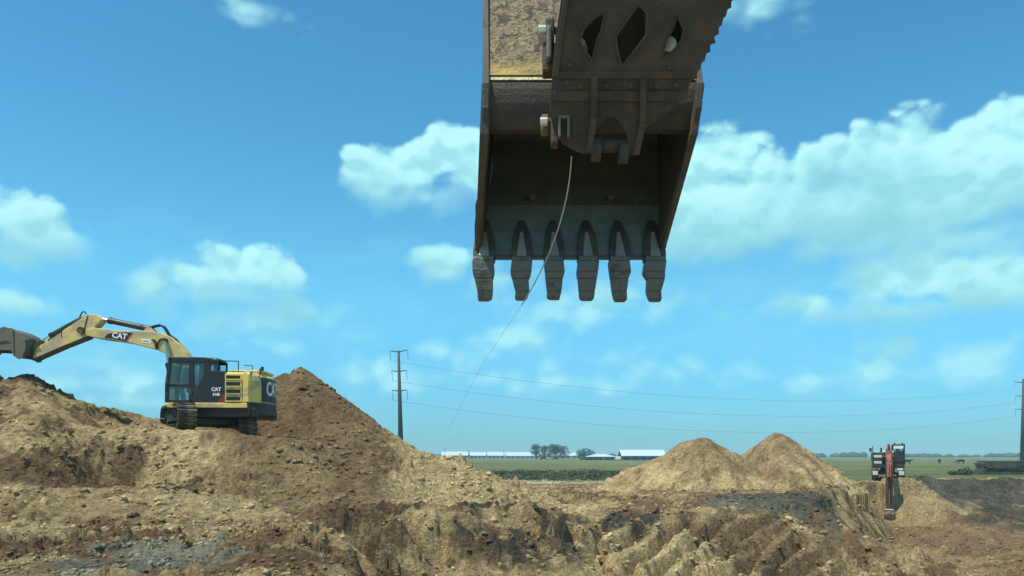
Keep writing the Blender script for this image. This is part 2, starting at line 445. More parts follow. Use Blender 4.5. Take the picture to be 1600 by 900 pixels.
def ground_col(x, y, z):
    n = x.size
    w4 = clod_tone(x, y, 0) + 0.6 * fbm(x * 6, y * 6, 3, 84)
    w1 = fbm(x * 0.45, y * 0.45, 4, 81); w2 = fbm(x * 1.4, y * 1.4, 4, 82) + 0.30 * w4; w3 = fbm(x * 0.12, y * 0.12, 3, 83)
    px = 800 + F * x / np.maximum(y, 5)
    c = np.repeat(TAN[None, :], n, 0)
    c = mixc(c, BROWN, sstep(0.0, 0.16, w1 + 0.8 * w2 + 0.1))
    c = mixc(c, SAND, 0.75 * sstep(0.08, 0.4, -w1 + 0.3 * w2))
    f, al, dist = pit_eval(x, y)
    below = plain(x, y) - z
    # topsoil band just under the rim, sand beneath, dark again in places
    band = sstep(-0.9, 0.1, dist) * sstep(1.1, 0.5, below + 0.9 * w1 + 0.5 * w2) * (y < 60)
    c = mixc(c, SAND, 0.85 * sstep(0.05, 0.3, f) * sstep(0.2, 0.6, below) * (y < 50) * (al < 22))
    c = mixc(c, BROWN, 0.7 * sstep(0.0, 0.35, w1 + 0.5 * w2) * (f > 0.1) * (y < 50))
    rimsp = np.maximum(np.maximum(spot(x, y, 860, 29.5, 1.6, 1.6, 0.3 * w2), spot(x, y, 965, 31.5, 2.2, 1.5, 0.3 * w2)), 0.45 * (x > 9))
    c = mixc(c, DARK * 1.1, (0.25 + 0.6 * rimsp) * band * sstep(-0.06, 0.06, w1 + 0.9 * w2 + 0.06 - 0.14 * sstep(2.0, -1.0, x)))
    # topsoil dragged down the rakes, sand on ribs; groove shading painted in too
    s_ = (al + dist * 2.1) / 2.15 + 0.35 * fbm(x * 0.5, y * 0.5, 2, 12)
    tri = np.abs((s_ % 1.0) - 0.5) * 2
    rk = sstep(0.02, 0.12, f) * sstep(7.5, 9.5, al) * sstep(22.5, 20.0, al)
    c = mixc(c, SAND * 0.95, 0.45 * rk * sstep(0.5, 1.0, below + 0.5 * w2))
    c = mixc(c, SAND * 1.05, 0.75 * rk * sstep(0.5, 0.85, tri + 0.3 * w2))
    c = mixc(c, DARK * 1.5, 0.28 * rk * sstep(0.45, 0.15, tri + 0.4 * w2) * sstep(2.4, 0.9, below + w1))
    # dark sods on the folds
    fo = sstep(-7.0, -4.0, x) * sstep(3.5, 1.5, x) * sstep(18, 20, y) * sstep(33, 29, y)
    rid = 1 - np.abs(perlin(x * 0.55 + 0.6 * perlin(x * .8, y * .8, 43), (y + 0.25) * 1.25, 44)) * 2.4
    c = mixc(c, DARK * 1.1, 0.85 * fo * sstep(0.48, 0.62, rid + 0.9 * w2) * sstep(-0.10, 0.05, w1 + 0.1) * sstep(21.5, 23.5, y + w1))
    # grey-green heap of topsoil on the right of the rakes, pale grey clods beside it
    c = mixc(c, DARK * 1.5, 0.85 * spot(x, y, 1215, 39, 3.2, 5.0, 0.5 * w2 + 0.3 * w1))
    c = mixc(c, GREY * 1.25, 0.8 * spot(x, y, 1150, 36, 2.2, 2.6, 0.6 * w2 + 0.3 * w1))
    c = mixc(c, BROWN, 0.8 * spot(x, y, 1190, 31, 2.6, 2.6, 0.5 * w2))
    # pale grey clay in the left foreground, wheel tracks
    c = mixc(c, GREY * 1.9, 0.75 * spot(x, y, 245, 15.2, 1.3, 2.0, 0.9 * w2 + 0.4 * w1))
    c = mixc(c, GREY * 1.7, 0.7 * spot(x, y, 190, 13.6, 1.2, 1.0, 0.9 * w2))
    tr = np.maximum(np.exp(-((y - 21.0 - 0.10 * x - 1.2) / 0.28) ** 2), np.exp(-((y - 19.6 - 0.10 * x - 1.2) / 0.22) ** 2))
    c = mixc(c, PALE, 0.75 * tr * (x < -6) * sstep(-0.5, 0.1, w2 + .1))
    c = mixc(c, BROWN * 0.85, 0.6 * sstep(21.5, 18, y) * (x < -1) * sstep(-0.2, 0.3, w1 + 0.3 * w2))
    # pit floor and the black bank on the right
    flo = (f > 0.75) & (y > 36)
    c = mixc(c, BROWN * 1.15, 0.8 * flo)
    c = mixc(c, TAN, 0.7 * flo * spot(x, y, 1430, 48, 3.0, 8, 0.5 * w1))
    blk = sstep(33.5, 37.5, x + 2.0 * w1 - 0.15 * (70 - y)) * sstep(-4.0, -1.0, dist) * (y > 30)
    c = mixc(c, DARK, 0.88 * blk * sstep(-0.45, 0.05, w1 + 0.3 * w2 + 0.35 * sstep(60, 74, y)))
    c = mixc(c, BROWN * 0.8, 0.5 * blk * sstep(0.0, 0.3, w3 + w2 * 0.4) * (y < 66))
    c = mixc(c, GREY * 0.95, 0.7 * blk * sstep(0.10, 0.22, fbm(x * 0.5, y * 0.22, 4, 86) + 0.3 * w4))
    sp = sstep(1.15, 0.85, np.hypot((x - 32.9) / (2.3 - 0.50 * np.minimum(z, 0)), (y - 68.2) / 3.4) + 0.25 * w1) * (y < 71.5)
    c = mixc(c, np.array((0.38, 0.275, 0.138)), 0.9 * sp)
    # fields
    fld = sstep(-2.0, 2.0, y - 72 - 4 * sstep(1350, 1450, px) - 12 * sstep(1440, 1500, px) + 3 * w3 + w1)
    gr = GRASS[None, :] + (DRY - GRASS)[None, :] * np.clip(0.45 + 1.7 * fbm(x * 0.015, y * 0.05, 4, 91) + 0.5 * fbm(x * 0.12, y * 0.12, 3, 92), 0, 1)[:, None]
    c = c * (1 - fld)[:, None] + gr * fld[:, None]
    c = mixc(c, WEED, 0.85 * sstep(76, 79, y + 3 * w1) * sstep(132, 118, y + 12 * w1) * sstep(1050, 980, px))
    c = mixc(c, PALE * 1.5, 0.95 * np.exp(-((y - 72.5 + 2.5 * w3) / 2.2) ** 2) * sstep(760, 800, px) * sstep(1000, 960, px))
    c = mixc(c, SAND * 1.05, sstep(13.0, 11.0, y) * (np.abs(x) < 40))  # unseen near ground coloured pale sand to bounce light up into the bucket
    return tone(c, x, y, 95)


def mound_col(x, y, z):
    w4 = clod_tone(x, y, 10) + 0.6 * fbm(x * 6, y * 6, 3, 104)
    w1 = fbm(x * 0.45, y * 0.45, 4, 101); w2 = fbm(x * 1.4, y * 1.4, 4, 102) + 0.30 * w4
    px = 800 + F * x / y
    py = HOR - (z - E) / y * F
    c = np.repeat((TAN * 1.12)[None, :], x.size, 0)
    c = mixc(c, BROWN, sstep(0.05, 0.22, w1 + 0.9 * w2))
    c = mixc(c, SAND, 0.7 * sstep(0.05, 0.35, -w1 + 0.3 * w2))
    c = mixc(c, BROWN * 0.95, 0.85 * sstep(300, 400, px + 60 * w1) * sstep(640, 540, px + 160 * w1 + 80 * w2))
    c = mixc(c, TAN * 0.85, 0.7 * spot(x, y, 430, 26.5, 2.6, 2.0, 0.5 * w1))
    c = mixc(c, SAND, 0.75 * sstep(590, 660, px + 120 * w1 + 60 * w2))
    c = mixc(c, SAND * 1.12, 0.85 * spot(x, y, 262, 27.4, 0.9, 2.6, 0.35 * w2 + 0.2 * w1))
    c = mixc(c, SAND * 1.02, 0.75 * spot(x, y, 330, 24.0, 2.2, 1.6, 0.5 * w2 + .2 * w1))
    c = mixc(c, BROWN * 0.72, 0.85 * spot(x, y, 185, 25.2, 2.3, 1.3, 0.45 * w2 + 0.3 * w1))
    c = mixc(c, BROWN * 0.75, 0.8 * spot(x, y, 40, 24.4, 2.0, 1.1, 0.6 * w2 + 0.3 * w1))
    c = mixc(c, BROWN * 0.8, 0.85 * sstep(30.0, 31.5, y + w1) * sstep(170, 100, px))
    return tone(c, x, y, 105)


def heap_col(hp, x, y, z):
    w1 = fbm(x * 0.45, y * 0.45, 4, 111 + hp['seed']); w2 = fbm(x * 1.4, y * 1.4, 4, 112)
    c = np.repeat((TAN * 1.0)[None, :], x.size, 0)
    c = mixc(c, BROWN * 1.3, 0.7 * sstep(-0.05, 0.3, w1 + 0.3 * w2))
    c = mixc(c, SAND, 0.8 * sstep(0.1, -0.3, w1 + 0.3 * w2 + 0.25 * (z - 1.6)))
    if hp['seed'] == 71:
        c = mixc(c, SAND * 1.05, 0.8 * sstep(0.5, 2.5, x - hp['c'][0] + 2 * w1) * sstep(2.6, 1.2, z + w2))
    an = np.arctan2(y - hp['c'][1], x - hp['c'][0])
    c = mixc(c, SAND * 0.95, 0.6 * sstep(0.15, 0.4, perlin(an * 6.0, (z + 0.0) * 0.35, 77 + hp['seed']) + 0.3 * w2))
    c = mixc(c, BROWN * 1.1, 0.6 * sstep(0.15, 0.35, perlin(an * 8.0 + 9, z * 0.3, 78 + hp['seed']) + 0.3 * w2))
    c = mixc(c, BROWN * 0.8, 0.5 * sstep(hp['z'] - 0.45, hp['z'] - 0.1, z + 0.4 * w2))
    return tone(c, x, y, 115)


# ------------------------------------------------------------------ materials
MATS = {}


def soil_mat(relief=True):
    m = bpy.data.materials.new('soil' if relief else 'clod_soil'); m.use_nodes = True; t = NT(m.node_tree)
    b = t.n['Principled BSDF']
    at = t.n.new('ShaderNodeAttribute'); at.attribute_name = 'soil'
    geo = t.n.new('ShaderNodeNewGeometry'); p = geo.outputs['Position']
    nf = t.noise(p, 4.5, 9, 0.68)
    ng = t.noise(p, 15.0, 6, 0.72)
    v = t.maprange(nf, 0.30, 0.70, 0.55, 1.50, False)
    v = t.math('MULTIPLY', v, t.maprange(ng, 0.28, 0.72, 0.60, 1.42, False))
    col = t.vec('SCALE', at.outputs['Color']); t.put(col.node.inputs[3], v)
    t.l.new(col, b.inputs['Base Color'])
    b.inputs['Roughness'].default_value = 0.95; b.inputs['Specular IOR Level'].default_value = 0.12
    h = t.math('ADD', t.math('MULTIPLY', nf, 1.0), t.math('MULTIPLY', ng, 0.40))
    bp = t.n.new('ShaderNodeBump'); bp.inputs['Strength'].default_value = 1.0; bp.inputs['Distance'].default_value = 0.36
    t.l.new(h, bp.inputs['Height'])
    if relief: t.l.new(bp.outputs[0], b.inputs['Normal'])
    return m


def mat(name, col, rough=0.6, metal=0.0, var=0.25, scale=3.0, dirt=None, dirt_amt=0.0, dirt_scale=2.0, bump=0.0, spec=0.4, bump_scale=30.0):
    if name in MATS: return MATS[name]
    m = bpy.data.materials.new(name); m.use_nodes = True; t = NT(m.node_tree)
    b = t.n['Principled BSDF']
    tc = t.n.new('ShaderNodeTexCoord'); p = tc.outputs['Object']
    n = t.noise(p, scale, 6, 0.6)
    c = t.vec('SCALE', col); t.put(c.node.inputs[3], t.math('MULTIPLY_ADD', t.math('SUBTRACT', n, 0.5), 2 * var, 1.0))
    rr = rough
    if dirt is not None:
        nd = t.noise(p, dirt_scale, 8, 0.68, 0.4)
        k = t.maprange(nd, 0.62 - 0.3 * dirt_amt, 0.74 - 0.3 * dirt_amt)
        c = t.mix(t.math('MULTIPLY', k, min(1.0, 0.5 + dirt_amt)), c, dirt)
        rr = t.math('MULTIPLY_ADD', k, max(0, 0.92 - rough), rough)
    t.l.new(c, b.inputs['Base Color'])
    t.put(b.inputs['Roughness'], rr); b.inputs['Metallic'].default_value = metal
    b.inputs['Specular IOR Level'].default_value = spec
    if bump:
        nb = t.noise(p, bump_scale, 5, 0.65)
        bp = t.n.new('ShaderNodeBump'); bp.inputs['Strength'].default_value = bump; bp.inputs['Distance'].default_value = 0.02
        t.l.new(nb, bp.inputs['Height']); t.l.new(bp.outputs[0], b.inputs['Normal'])
    MATS[name] = m
    return m


def glass_mat(name, tint=(0.75, 0.9, 0.92)):
    if name in MATS: return MATS[name]
    m = bpy.data.materials.new(name); m.use_nodes = True; t = NT(m.node_tree); t.n.clear()
    tr = t.n.new('ShaderNodeBsdfTransparent'); t.put(tr.inputs[0], (*tint, 1))
    gl = t.n.new('ShaderNodeBsdfGlossy'); gl.inputs['Roughness'].default_value = 0.05; t.put(gl.inputs[0], (0.9, 1, 1, 1))
    df = t.n.new('ShaderNodeBsdfDiffuse'); t.put(df.inputs[0], (0.35, 0.38, 0.36, 1))
    fr = t.n.new('ShaderNodeFresnel'); fr.inputs[0].default_value = 1.5
    m1 = t.n.new('ShaderNodeMixShader'); t.l.new(fr.outputs[0], m1.inputs[0]); t.l.new(tr.outputs[0], m1.inputs[1]); t.l.new(gl.outputs[0], m1.inputs[2])
    tc = t.n.new('ShaderNodeTexCoord')
    n = t.noise(tc.outputs['Object'], 3.0, 4, 0.6)
    m2 = t.n.new('ShaderNodeMixShader'); t.l.new(t.maprange(n, 0.3, 0.8, 0.03, 0.20), m2.inputs[0])
    t.l.new(m1.outputs[0], m2.inputs[1]); t.l.new(df.outputs[0], m2.inputs[2])
    o = t.n.new('ShaderNodeOutputMaterial'); t.l.new(m2.outputs[0], o.inputs[0])
    MATS[name] = m
    return m


SOIL = soil_mat(); CLOD = soil_mat(False)
DUST = (0.30, 0.22, 0.13)
YEL = mat('yellow_paint', (0.76, 0.55, 0.15), 0.5, var=0.12, dirt=(0.44, 0.34, 0.20), dirt_amt=0.45, dirt_scale=1.6)
YEL2 = mat('boom_paint', (0.70, 0.51, 0.18), 0.55, var=0.15, dirt=(0.46, 0.36, 0.22), dirt_amt=0.6, dirt_scale=1.3)
BLK = mat('black_paint', (0.018, 0.020, 0.020), 0.45, var=0.3, dirt=(0.10, 0.08, 0.055), dirt_amt=0.25, dirt_scale=2.0)
RUB = mat('black_rubber', (0.015, 0.015, 0.015), 0.8, var=0.3)
STEEL = mat('track_steel', (0.06, 0.052, 0.042), 0.7, 0.3, var=0.4, dirt=(0.22, 0.16, 0.095), dirt_amt=0.5, dirt_scale=2.5, bump=0.4)
BSTEEL = mat('bucket_steel', (0.14, 0.14, 0.125), 0.6, 0.3, var=0.4, dirt=(0.22, 0.17, 0.11), dirt_amt=0.5, dirt_scale=2.0, bump=0.4)
CHROME = mat('chrome_rod', (0.5, 0.5, 0.48), 0.25, 0.9, var=0.1)
WHITE = mat('white_paint', (0.80, 0.80, 0.78), 0.5, var=0.05)
REDP = mat('red_decal', (0.45, 0.03, 0.025), 0.5, var=0.1)
GLASS = glass_mat('cab_glass')
SEAT = mat('seat_cloth', (0.03, 0.03, 0.032), 0.9)


# ------------------------------------------------------------------ mesh helpers
def tag(o, label=None, cat=None, group=None, kind=None):
    if label: o['label'] = label
    if cat: o['category'] = cat
    if group: o['group'] = group
    if kind: o['kind'] = kind
    return o


def empty(name, loc=(0, 0, 0), rz=0.0, rot=None):
    o = bpy.data.objects.new(name, None); COL.objects.link(o)
    o.location = loc; o.rotation_euler = rot if rot else (0, 0, rz); o.empty_display_size = 0.3
    return o


def link(name, me, m=None, parent=None):
    o = bpy.data.objects.new(name, me); COL.objects.link(o)
    if m is not None and len(me.materials) == 0: me.materials.append(m)
    o.parent = parent
    return o


class MB:
    def __init__(self):
        self.v = []; self.f = []

    def add(self, vs, fs, M=None):
        k = len(self.v)
        for p in vs:
            self.v.append(tuple(M @ Vector(p)) if M is not None else tuple(p))
        for f in fs:
            self.f.append(tuple(i + k for i in f))
        return self

    def box(self, c, s, M=None):
        x, y, z = (q / 2 for q in s)
        vs = [(c[0] + a * x, c[1] + b * y, c[2] + d * z) for a in (-1, 1) for b in (-1, 1) for d in (-1, 1)]
        return self.add(vs, [(0, 1, 3, 2), (4, 6, 7, 5), (0, 4, 5, 1), (2, 3, 7, 6), (0, 2, 6, 4), (1, 5, 7, 3)], M)

    def hexa(self, pts):
        """8 corners: bottom loop of 4 then top loop of 4"""
        return self.add(pts, [(3, 2, 1, 0), (4, 5, 6, 7), (0, 1, 5, 4), (1, 2, 6, 5), (2, 3, 7, 6), (3, 0, 4, 7)])

    def loft(self, a, b):
        """two equal loops of 3D points joined and capped"""
        n = len(a)
        return self.add(list(a) + list(b), [tuple(range(n))[::-1], tuple(range(n, 2 * n))] + [(i, (i + 1) % n, n + (i + 1) % n, n + i) for i in range(n)])

    def prism(self, poly, y0, y1):
        """side-view polygon (x,z) swept from y0 to y1"""
        return self.loft([(x, y0, z) for x, z in poly], [(x, y1, z) for x, z in poly])

    def tube(self, p0, p1, r0, r1=None, n=10):
        r1 = r0 if r1 is None else r1
        p0 = Vector(p0); p1 = Vector(p1); d = (p1 - p0).normalized()
        a = d.orthogonal().normalized(); b = d.cross(a)
        la = [p0 + (a * math.cos(2 * math.pi * i / n) + b * math.sin(2 * math.pi * i / n)) * r0 for i in range(n)]
        lb = [p1 + (a * math.cos(2 * math.pi * i / n) + b * math.sin(2 * math.pi * i / n)) * r1 for i in range(n)]
        return self.loft(la, lb)

    def path(self, pts, r, n=6):
        for a, b in zip(pts[:-1], pts[1:]):
            self.tube(a, b, r, r, n)
        return self

    def build(self, name, m, parent=None, bevel=0.0, smooth=False):
        me = bpy.data.meshes.new(name); me.from_pydata(self.v, [], self.f)
        bm = bmesh.new(); bm.from_mesh(me); bmesh.ops.recalc_face_normals(bm, faces=bm.faces); bm.to_mesh(me); bm.free()
        o = link(name, me, m, parent)
        if smooth: me.polygons.foreach_set('use_smooth', [True] * len(me.polygons))
        if bevel:
            md = o.modifiers.new('bevel', 'BEVEL'); md.width = bevel; md.segments = 2; md.limit_method = 'ANGLE'; md.angle_limit = R(35)
        return o


def text_obj(name, body, size, M, m, parent, thick=0.004, sx=1.0, bold=0.0):
    cu = bpy.data.curves.new(name, 'FONT'); cu.body = body; cu.size = size; cu.extrude = thick; cu.align_x = 'CENTER'; cu.align_y = 'CENTER'
    cu.offset = bold; cu.resolution_u = 3
    tmp = bpy.data.objects.new('tmp', cu); COL.objects.link(tmp)
    dg = bpy.context.evaluated_depsgraph_get()
    me = bpy.data.meshes.new_from_object(tmp.evaluated_get(dg))
    bpy.data.objects.remove(tmp); bpy.data.curves.remove(cu)
    me.transform(M @ Matrix.Diagonal((sx, 1, 1, 1)))
    me.name = name
    me.materials.clear()
    return link(name, me, m, parent)


def flat_shape(name, outline, holes, O, ax, ay, an, thick, m, parent, bevel=0.0):
    """plate with holes: 2D outline in the (ax, ay) plane through O, thickened along an"""
    cu = bpy.data.curves.new(name, 'CURVE'); cu.dimensions = '2D'; cu.fill_mode = 'BOTH'; cu.extrude = thick / 2; cu.bevel_depth = bevel
    for pl in [outline] + holes:
        sp = cu.splines.new('POLY'); sp.points.add(len(pl) - 1); sp.use_cyclic_u = True
        for i, (a, b) in enumerate(pl): sp.points[i].co = (a, b, 0, 1)
    tmp = bpy.data.objects.new('tmp', cu); COL.objects.link(tmp)
    me = bpy.data.meshes.new_from_object(tmp.evaluated_get(bpy.context.evaluated_depsgraph_get()))
    bpy.data.objects.remove(tmp); bpy.data.curves.remove(cu)
    M = Matrix((ax, ay, an)).transposed().to_4x4(); M.translation = O + an * thick / 2
    me.transform(M); me.name = name; me.materials.clear()
    bm = bmesh.new(); bm.from_mesh(me); bmesh.ops.remove_doubles(bm, verts=bm.verts, dist=1e-5); bmesh.ops.recalc_face_normals(bm, faces=bm.faces); bm.to_mesh(me); bm.free()
    return link(name, me, m, parent)


def grid_mesh(name, X, Y, Z, col, keep=None, m=SOIL):
    nr, nc = X.shape
    co = np.stack([X, Y, Z], -1).reshape(-1, 3).astype(np.float32)
    idx = np.arange(nr * nc).reshape(nr, nc)
    q = np.stack([idx[:-1, :-1], idx[:-1, 1:], idx[1:, 1:], idx[1:, :-1]], -1).reshape(-1, 4)
    if keep is not None:
        k = keep.reshape(-1)
        q = q[k[q].any(1)]
        used = np.unique(q); remap = np.full(nr * nc, -1, np.int64); remap[used] = np.arange(used.size)
        co = co[used]; q = remap[q]; col = col[used]
    me = bpy.data.meshes.new(name)
    me.vertices.add(len(co)); me.vertices.foreach_set('co', co.ravel())
    me.loops.add(q.size); me.loops.foreach_set('vertex_index', q.ravel().astype(np.int32))
    me.polygons.add(len(q)); me.polygons.foreach_set('loop_start', np.arange(0, q.size, 4, dtype=np.int32))
    me.update(calc_edges=True)
    me.polygons.foreach_set('use_smooth', np.zeros(len(q), bool))
    at = me.color_attributes.new('soil', 'FLOAT_COLOR', 'POINT')
    c4 = np.ones((len(co), 4), np.float32); c4[:, :3] = np.clip(col, 0.004, 0.9)
    at.data.foreach_set('color', c4.ravel())
    return link(name, me, m)


# ------------------------------------------------------------------ ground sheet
def build_ground():
    ys = [-300, -120, -60, -30, -15, -6, 0, 4, 7, 9, 10.5]
    y = 11.5
    while y < 98: ys.append(y); y *= 1.0036
    while y < 6500: ys.append(y); y *= 1.035
    ys = np.array(ys)
    fine = np.arange(-0.70, 0.7001, 0.0019)
    out = 0.70 + np.cumsum(0.0022 * 1.16 ** np.arange(1, 42))
    us = np.concatenate([-out[::-1], fine, out])
    U, Y = np.meshgrid(us, ys)
    X = np.clip(U * np.maximum(Y, 11.5), -6000, 6000)
    x = X.ravel(); yy = Y.ravel()
    z = ground_h(x, yy)
    far = np.hypot(x, yy)
    z = np.where(far > 130, np.where(far > 300, 0.0, z * (300 - far) / 170 * (far <= 300)), z)
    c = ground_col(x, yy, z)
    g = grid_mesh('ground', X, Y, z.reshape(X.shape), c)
    tag(g, kind='structure')


def build_mound():
    xs = np.arange(-36, 3.6, 0.065); ys = np.arange(18.5, 46, 0.062)
    X, Y = np.meshgrid(xs, ys)
    keep = (X / Y > -0.82)
    x = X.ravel(); y = Y.ravel()
    z = mound_h(x, y); g = ground_h(x, y, False)
    kp = (z > g - 0.25) & keep.ravel()
    z = np.where(z > g - 0.25, z, g - 0.5)
    o = grid_mesh('spoil_mound', X, Y, z.reshape(X.shape), mound_col(x, y, z), kp)
    tag(o, 'long cloddy brown and sandy spoil mound that the yellow excavator stands on', 'dirt mound')


def build_heaps():
    labs = ['lower rounded tan dirt heap, nearer to the metal-roofed barn', 'taller pointed tan dirt heap, nearer to the red excavator']
    for hp, lb in zip(HEAPS, labs):
        cx, cy = hp['c']
        X, Y = np.meshgrid(np.arange(cx - 8, cx + 8, 0.075), np.arange(cy - 7.5, cy + 7.5, 0.085))
        x = X.ravel(); y = Y.ravel(); z = heap_h(hp, x, y); g = ground_h(x, y, False)
        kp = (z > g - 0.2) & (z > -0.1)
        z = np.where(kp, z, g - 0.45)
        o = grid_mesh('dirt_heap', X, Y, z.reshape(X.shape), heap_col(hp, x, y, z), kp)
        tag(o, lb, 'dirt heap', 'twin dirt heaps on the far side of the pit')


build_ground(); build_mound(); build_heaps()


def surf(x, y):
    x = np.atleast_1d(np.asarray(x, float)); y = np.atleast_1d(np.asarray(y, float))
    z = ground_h(x, y)
    z = np.maximum(z, np.where(x < 3.4, mound_h(x, np.maximum(y, 12.0)), -9) if True else z)
    for hp in HEAPS: z = np.maximum(z, heap_h(hp, x, y))
    return z


#@@PART2
def P3(px, py, d):
    return Vector((wx(px, d), d, wz(py, d)))


def on_plane(px, py, O, N):
    """where the sight line of a photo point meets a plane of the place"""
    r = Vector(((px - 800.0) / F, 1.0, (HOR - py) / F)); c = Vector((0, 0, E))
    k = (O - c).dot(N) / r.dot(N)
    return c + r * k


# ------------------------------------------------------------------ near excavator: bucket, thumb, arm end
def build_near_arm():
    NSTEEL = mat('worn_bucket_steel', (0.080, 0.073, 0.064), 0.62, 0.25, var=0.45, scale=5, dirt=(0.14, 0.098, 0.064), dirt_amt=0.35, dirt_scale=4.0, bump=0.5, bump_scale=45)
    NIN = mat('bucket_inside', (0.165, 0.205, 0.210), 0.6, 0.2, var=0.55, scale=6, dirt=(0.24, 0.23, 0.18), dirt_amt=0.30, dirt_scale=6.0, bump=0.5, bump_scale=30)
    RUSTY = mat('rusty_brown_steel', (0.074, 0.060, 0.050), 0.7, 0.10, var=0.65, scale=7, dirt=(0.12, 0.080, 0.052), dirt_amt=0.35, dirt_scale=7.0, bump=0.5, bump_scale=40)
    TOOTH = mat('tooth_steel', (0.145, 0.148, 0.142), 0.55, 0.3, var=0.3, scale=9, dirt=(0.12, 0.105, 0.08), dirt_amt=0.35, dirt_scale=9.0, bump=0.5)
    BOLT = mat('bright_bolt', (0.72, 0.70, 0.64), 0.35, 0.6, var=0.2)
    # yellow paint under caked mud
    m = bpy.data.materials.new('muddy_yellow_plate'); m.use_nodes = True; t = NT(m.node_tree); b = t.n['Principled BSDF']
    tc = t.n.new('ShaderNodeTexCoord'); p = tc.outputs['Object']
    sp = t.n.new('ShaderNodeSeparateXYZ'); t.l.new(p, sp.inputs[0])
    n1 = t.noise(p, 13.0, 8, 0.66, 0.5); n2 = t.noise(p, 34.0, 5, 0.65); n3 = t.noise(p, 5.0, 4, 0.6)
    up = t.maprange(t.math('MULTIPLY_ADD', n3, 0.25, sp.outputs[2]), E + 2.62, E + 2.80)      # caked mud keeps to the upper part
    mud = t.math('MULTIPLY', t.maprange(n1, 0.30, 0.46), up)
    mud = t.math('MAXIMUM', mud, t.maprange(n1, 0.60, 0.66))
    mcol = t.mix(t.maprange(n2, 0.35, 0.65), (0.16, 0.115, 0.070), (0.36, 0.28, 0.165))
    mcol = t.mix(t.maprange(n1, 0.50, 0.57), mcol, (0.060, 0.042, 0.028))
    c = t.mix(mud, t.mix(t.maprange(n2, 0.4, 0.7), (0.50, 0.33, 0.085), (0.38, 0.27, 0.12)), mcol)
    t.l.new(c, b.inputs['Base Color']); b.inputs['Roughness'].default_value = 0.75
    bp = t.n.new('ShaderNodeBump'); bp.inputs['Strength'].default_value = 1.0; bp.inputs['Distance'].default_value = 0.03
    t.l.new(t.math('ADD', t.math('MULTIPLY', mud, n1), t.math('MULTIPLY', n2, 0.4)), bp.inputs['Height']); t.l.new(bp.outputs[0], b.inputs['Normal'])
    YM = m

    root = empty('excavator', (0, 0, 0))
    tag(root, 'big dark six-toothed digging bucket with rusty thumb on an arm hanging overhead', 'excavator')
    W = 1.43
    zl = E + 1.49

    def bxx(z, s):       # x on the left (s=0) .. right (s=1) side at height z
        q = z - E
        lx = np.interp(q, (1.49, 1.9, 2.18, 2.45, 3.4), (-0.262, -0.230, -0.192, -0.184, -0.205))
        rx = np.interp(q, (1.49, 1.9, 2.18, 2.30, 2.45, 3.4), (1.118, 1.165, 1.228, 1.246, 1.25, 1.20))
        return float(lx + s * (rx - lx))

    def pt(y, z, s):
        return (bxx(E + z, s), y, E + z)

    outer = [(6.15, 1.49), (6.36, 1.92), (6.62, 2.25), (6.80, 2.6), (6.78, 2.92), (6.60, 3.18), (6.30, 3.36), (6.02, 3.40), (5.84, 3.34)]
    hinge = [(5.84, 3.34), (5.43, 2.50), (5.405, 2.45), (5.40, 2.39), (5.42, 2.28), (5.47, 2.18)]
    # rear sheet: a bent plate 35 mm thick
    def sheet(prof, th, sgn):
        n = len(prof); inn = []
        for i in range(n):
            a = Vector(prof[max(0, i - 1)]); c2 = Vector(prof[min(n - 1, i + 1)]); d = (c2 - a).normalized()
            nn = Vector((-d.y, d.x)) * sgn
            inn.append((prof[i][0] + nn.x * th, prof[i][1] + nn.y * th))
        return list(prof) + inn[::-1]
    bk = empty('bucket'); bk.parent = root
    poly = sheet(outer, 0.035, 1)
    MB().loft([pt(y, z, 0.02) for y, z in poly], [pt(y, z, 0.98) for y, z in poly]).build('back_sheet', NIN, bk)
    hp = hinge[:2]
    poly = sheet(hp, 0.03, -1)
    MB().loft([pt(y, z, 0.02) for y, z in poly], [pt(y, z, 0.98) for y, z in poly]).build('hinge_plate', YM, bk)
    lip = [(5.43, 2.505), (5.412, 2.485), (5.402, 2.455), (5.398, 2.42), (5.400, 2.38), (5.408, 2.33), (5.42, 2.285), (5.437, 2.24), (5.455, 2.205), (5.475, 2.18), (5.60, 2.20), (5.62, 2.45), (5.50, 2.58)]
    MB().loft([pt(y, z, 0.021) for y, z in lip], [pt(y, z, 0.979) for y, z in lip]).build('hinge_lip', RUSTY, bk, smooth=False)
    MB().loft([pt(y, z, 0.02) for y, z in [(5.398, 2.475), (5.41, 2.505), (5.435, 2.518), (5.46, 2.50)]],
              [pt(y, z, 0.98) for y, z in [(5.398, 2.475), (5.41, 2.505), (5.435, 2.518), (5.46, 2.50)]]).build('weld_bead', mat('weld', (0.42, 0.38, 0.26), 0.45, 0.5, var=0.5, scale=14, bump=0.8), bk, bevel=0.006)
    side = outer + hinge[1:]
    sideb = [(6.15, 1.49), (6.40, 1.90), (6.66, 2.24), (6.85, 2.6), (6.83, 2.94), (6.63, 3.22), (6.31, 3.41), (6.00, 3.45), (5.80, 3.40), (5.39, 2.52), (5.36, 2.44), (5.37, 2.28), (5.42, 2.14)]
    for s0, s1 in ((-0.004, 0.026), (0.974, 1.004)):
        MB().loft([pt(y, z, s0) for y, z in sideb], [pt(y, z, s1) for y, z in sideb]).build('side_plate', NSTEEL, bk, bevel=0.006)
    # thick bar along the open edge of each side
    for s0, s1, s2 in ((-0.010, 0.034, 0.014), (1.010, 0.972, 0.990)):
        bar = [(5.365, 2.44), (5.41, 2.12), (6.10, 1.50), (6.17, 1.58), (5.50, 2.20), (5.44, 2.46)]
        MB().loft([pt(y, z, s0) for y, z in bar], [pt(y, z, s1 if z > 2.0 else s2) for y, z in bar]).build('side_bar', NSTEEL, bk, bevel=0.008)
    # jagged side cutters low on each side
    rnd = random.Random(5)
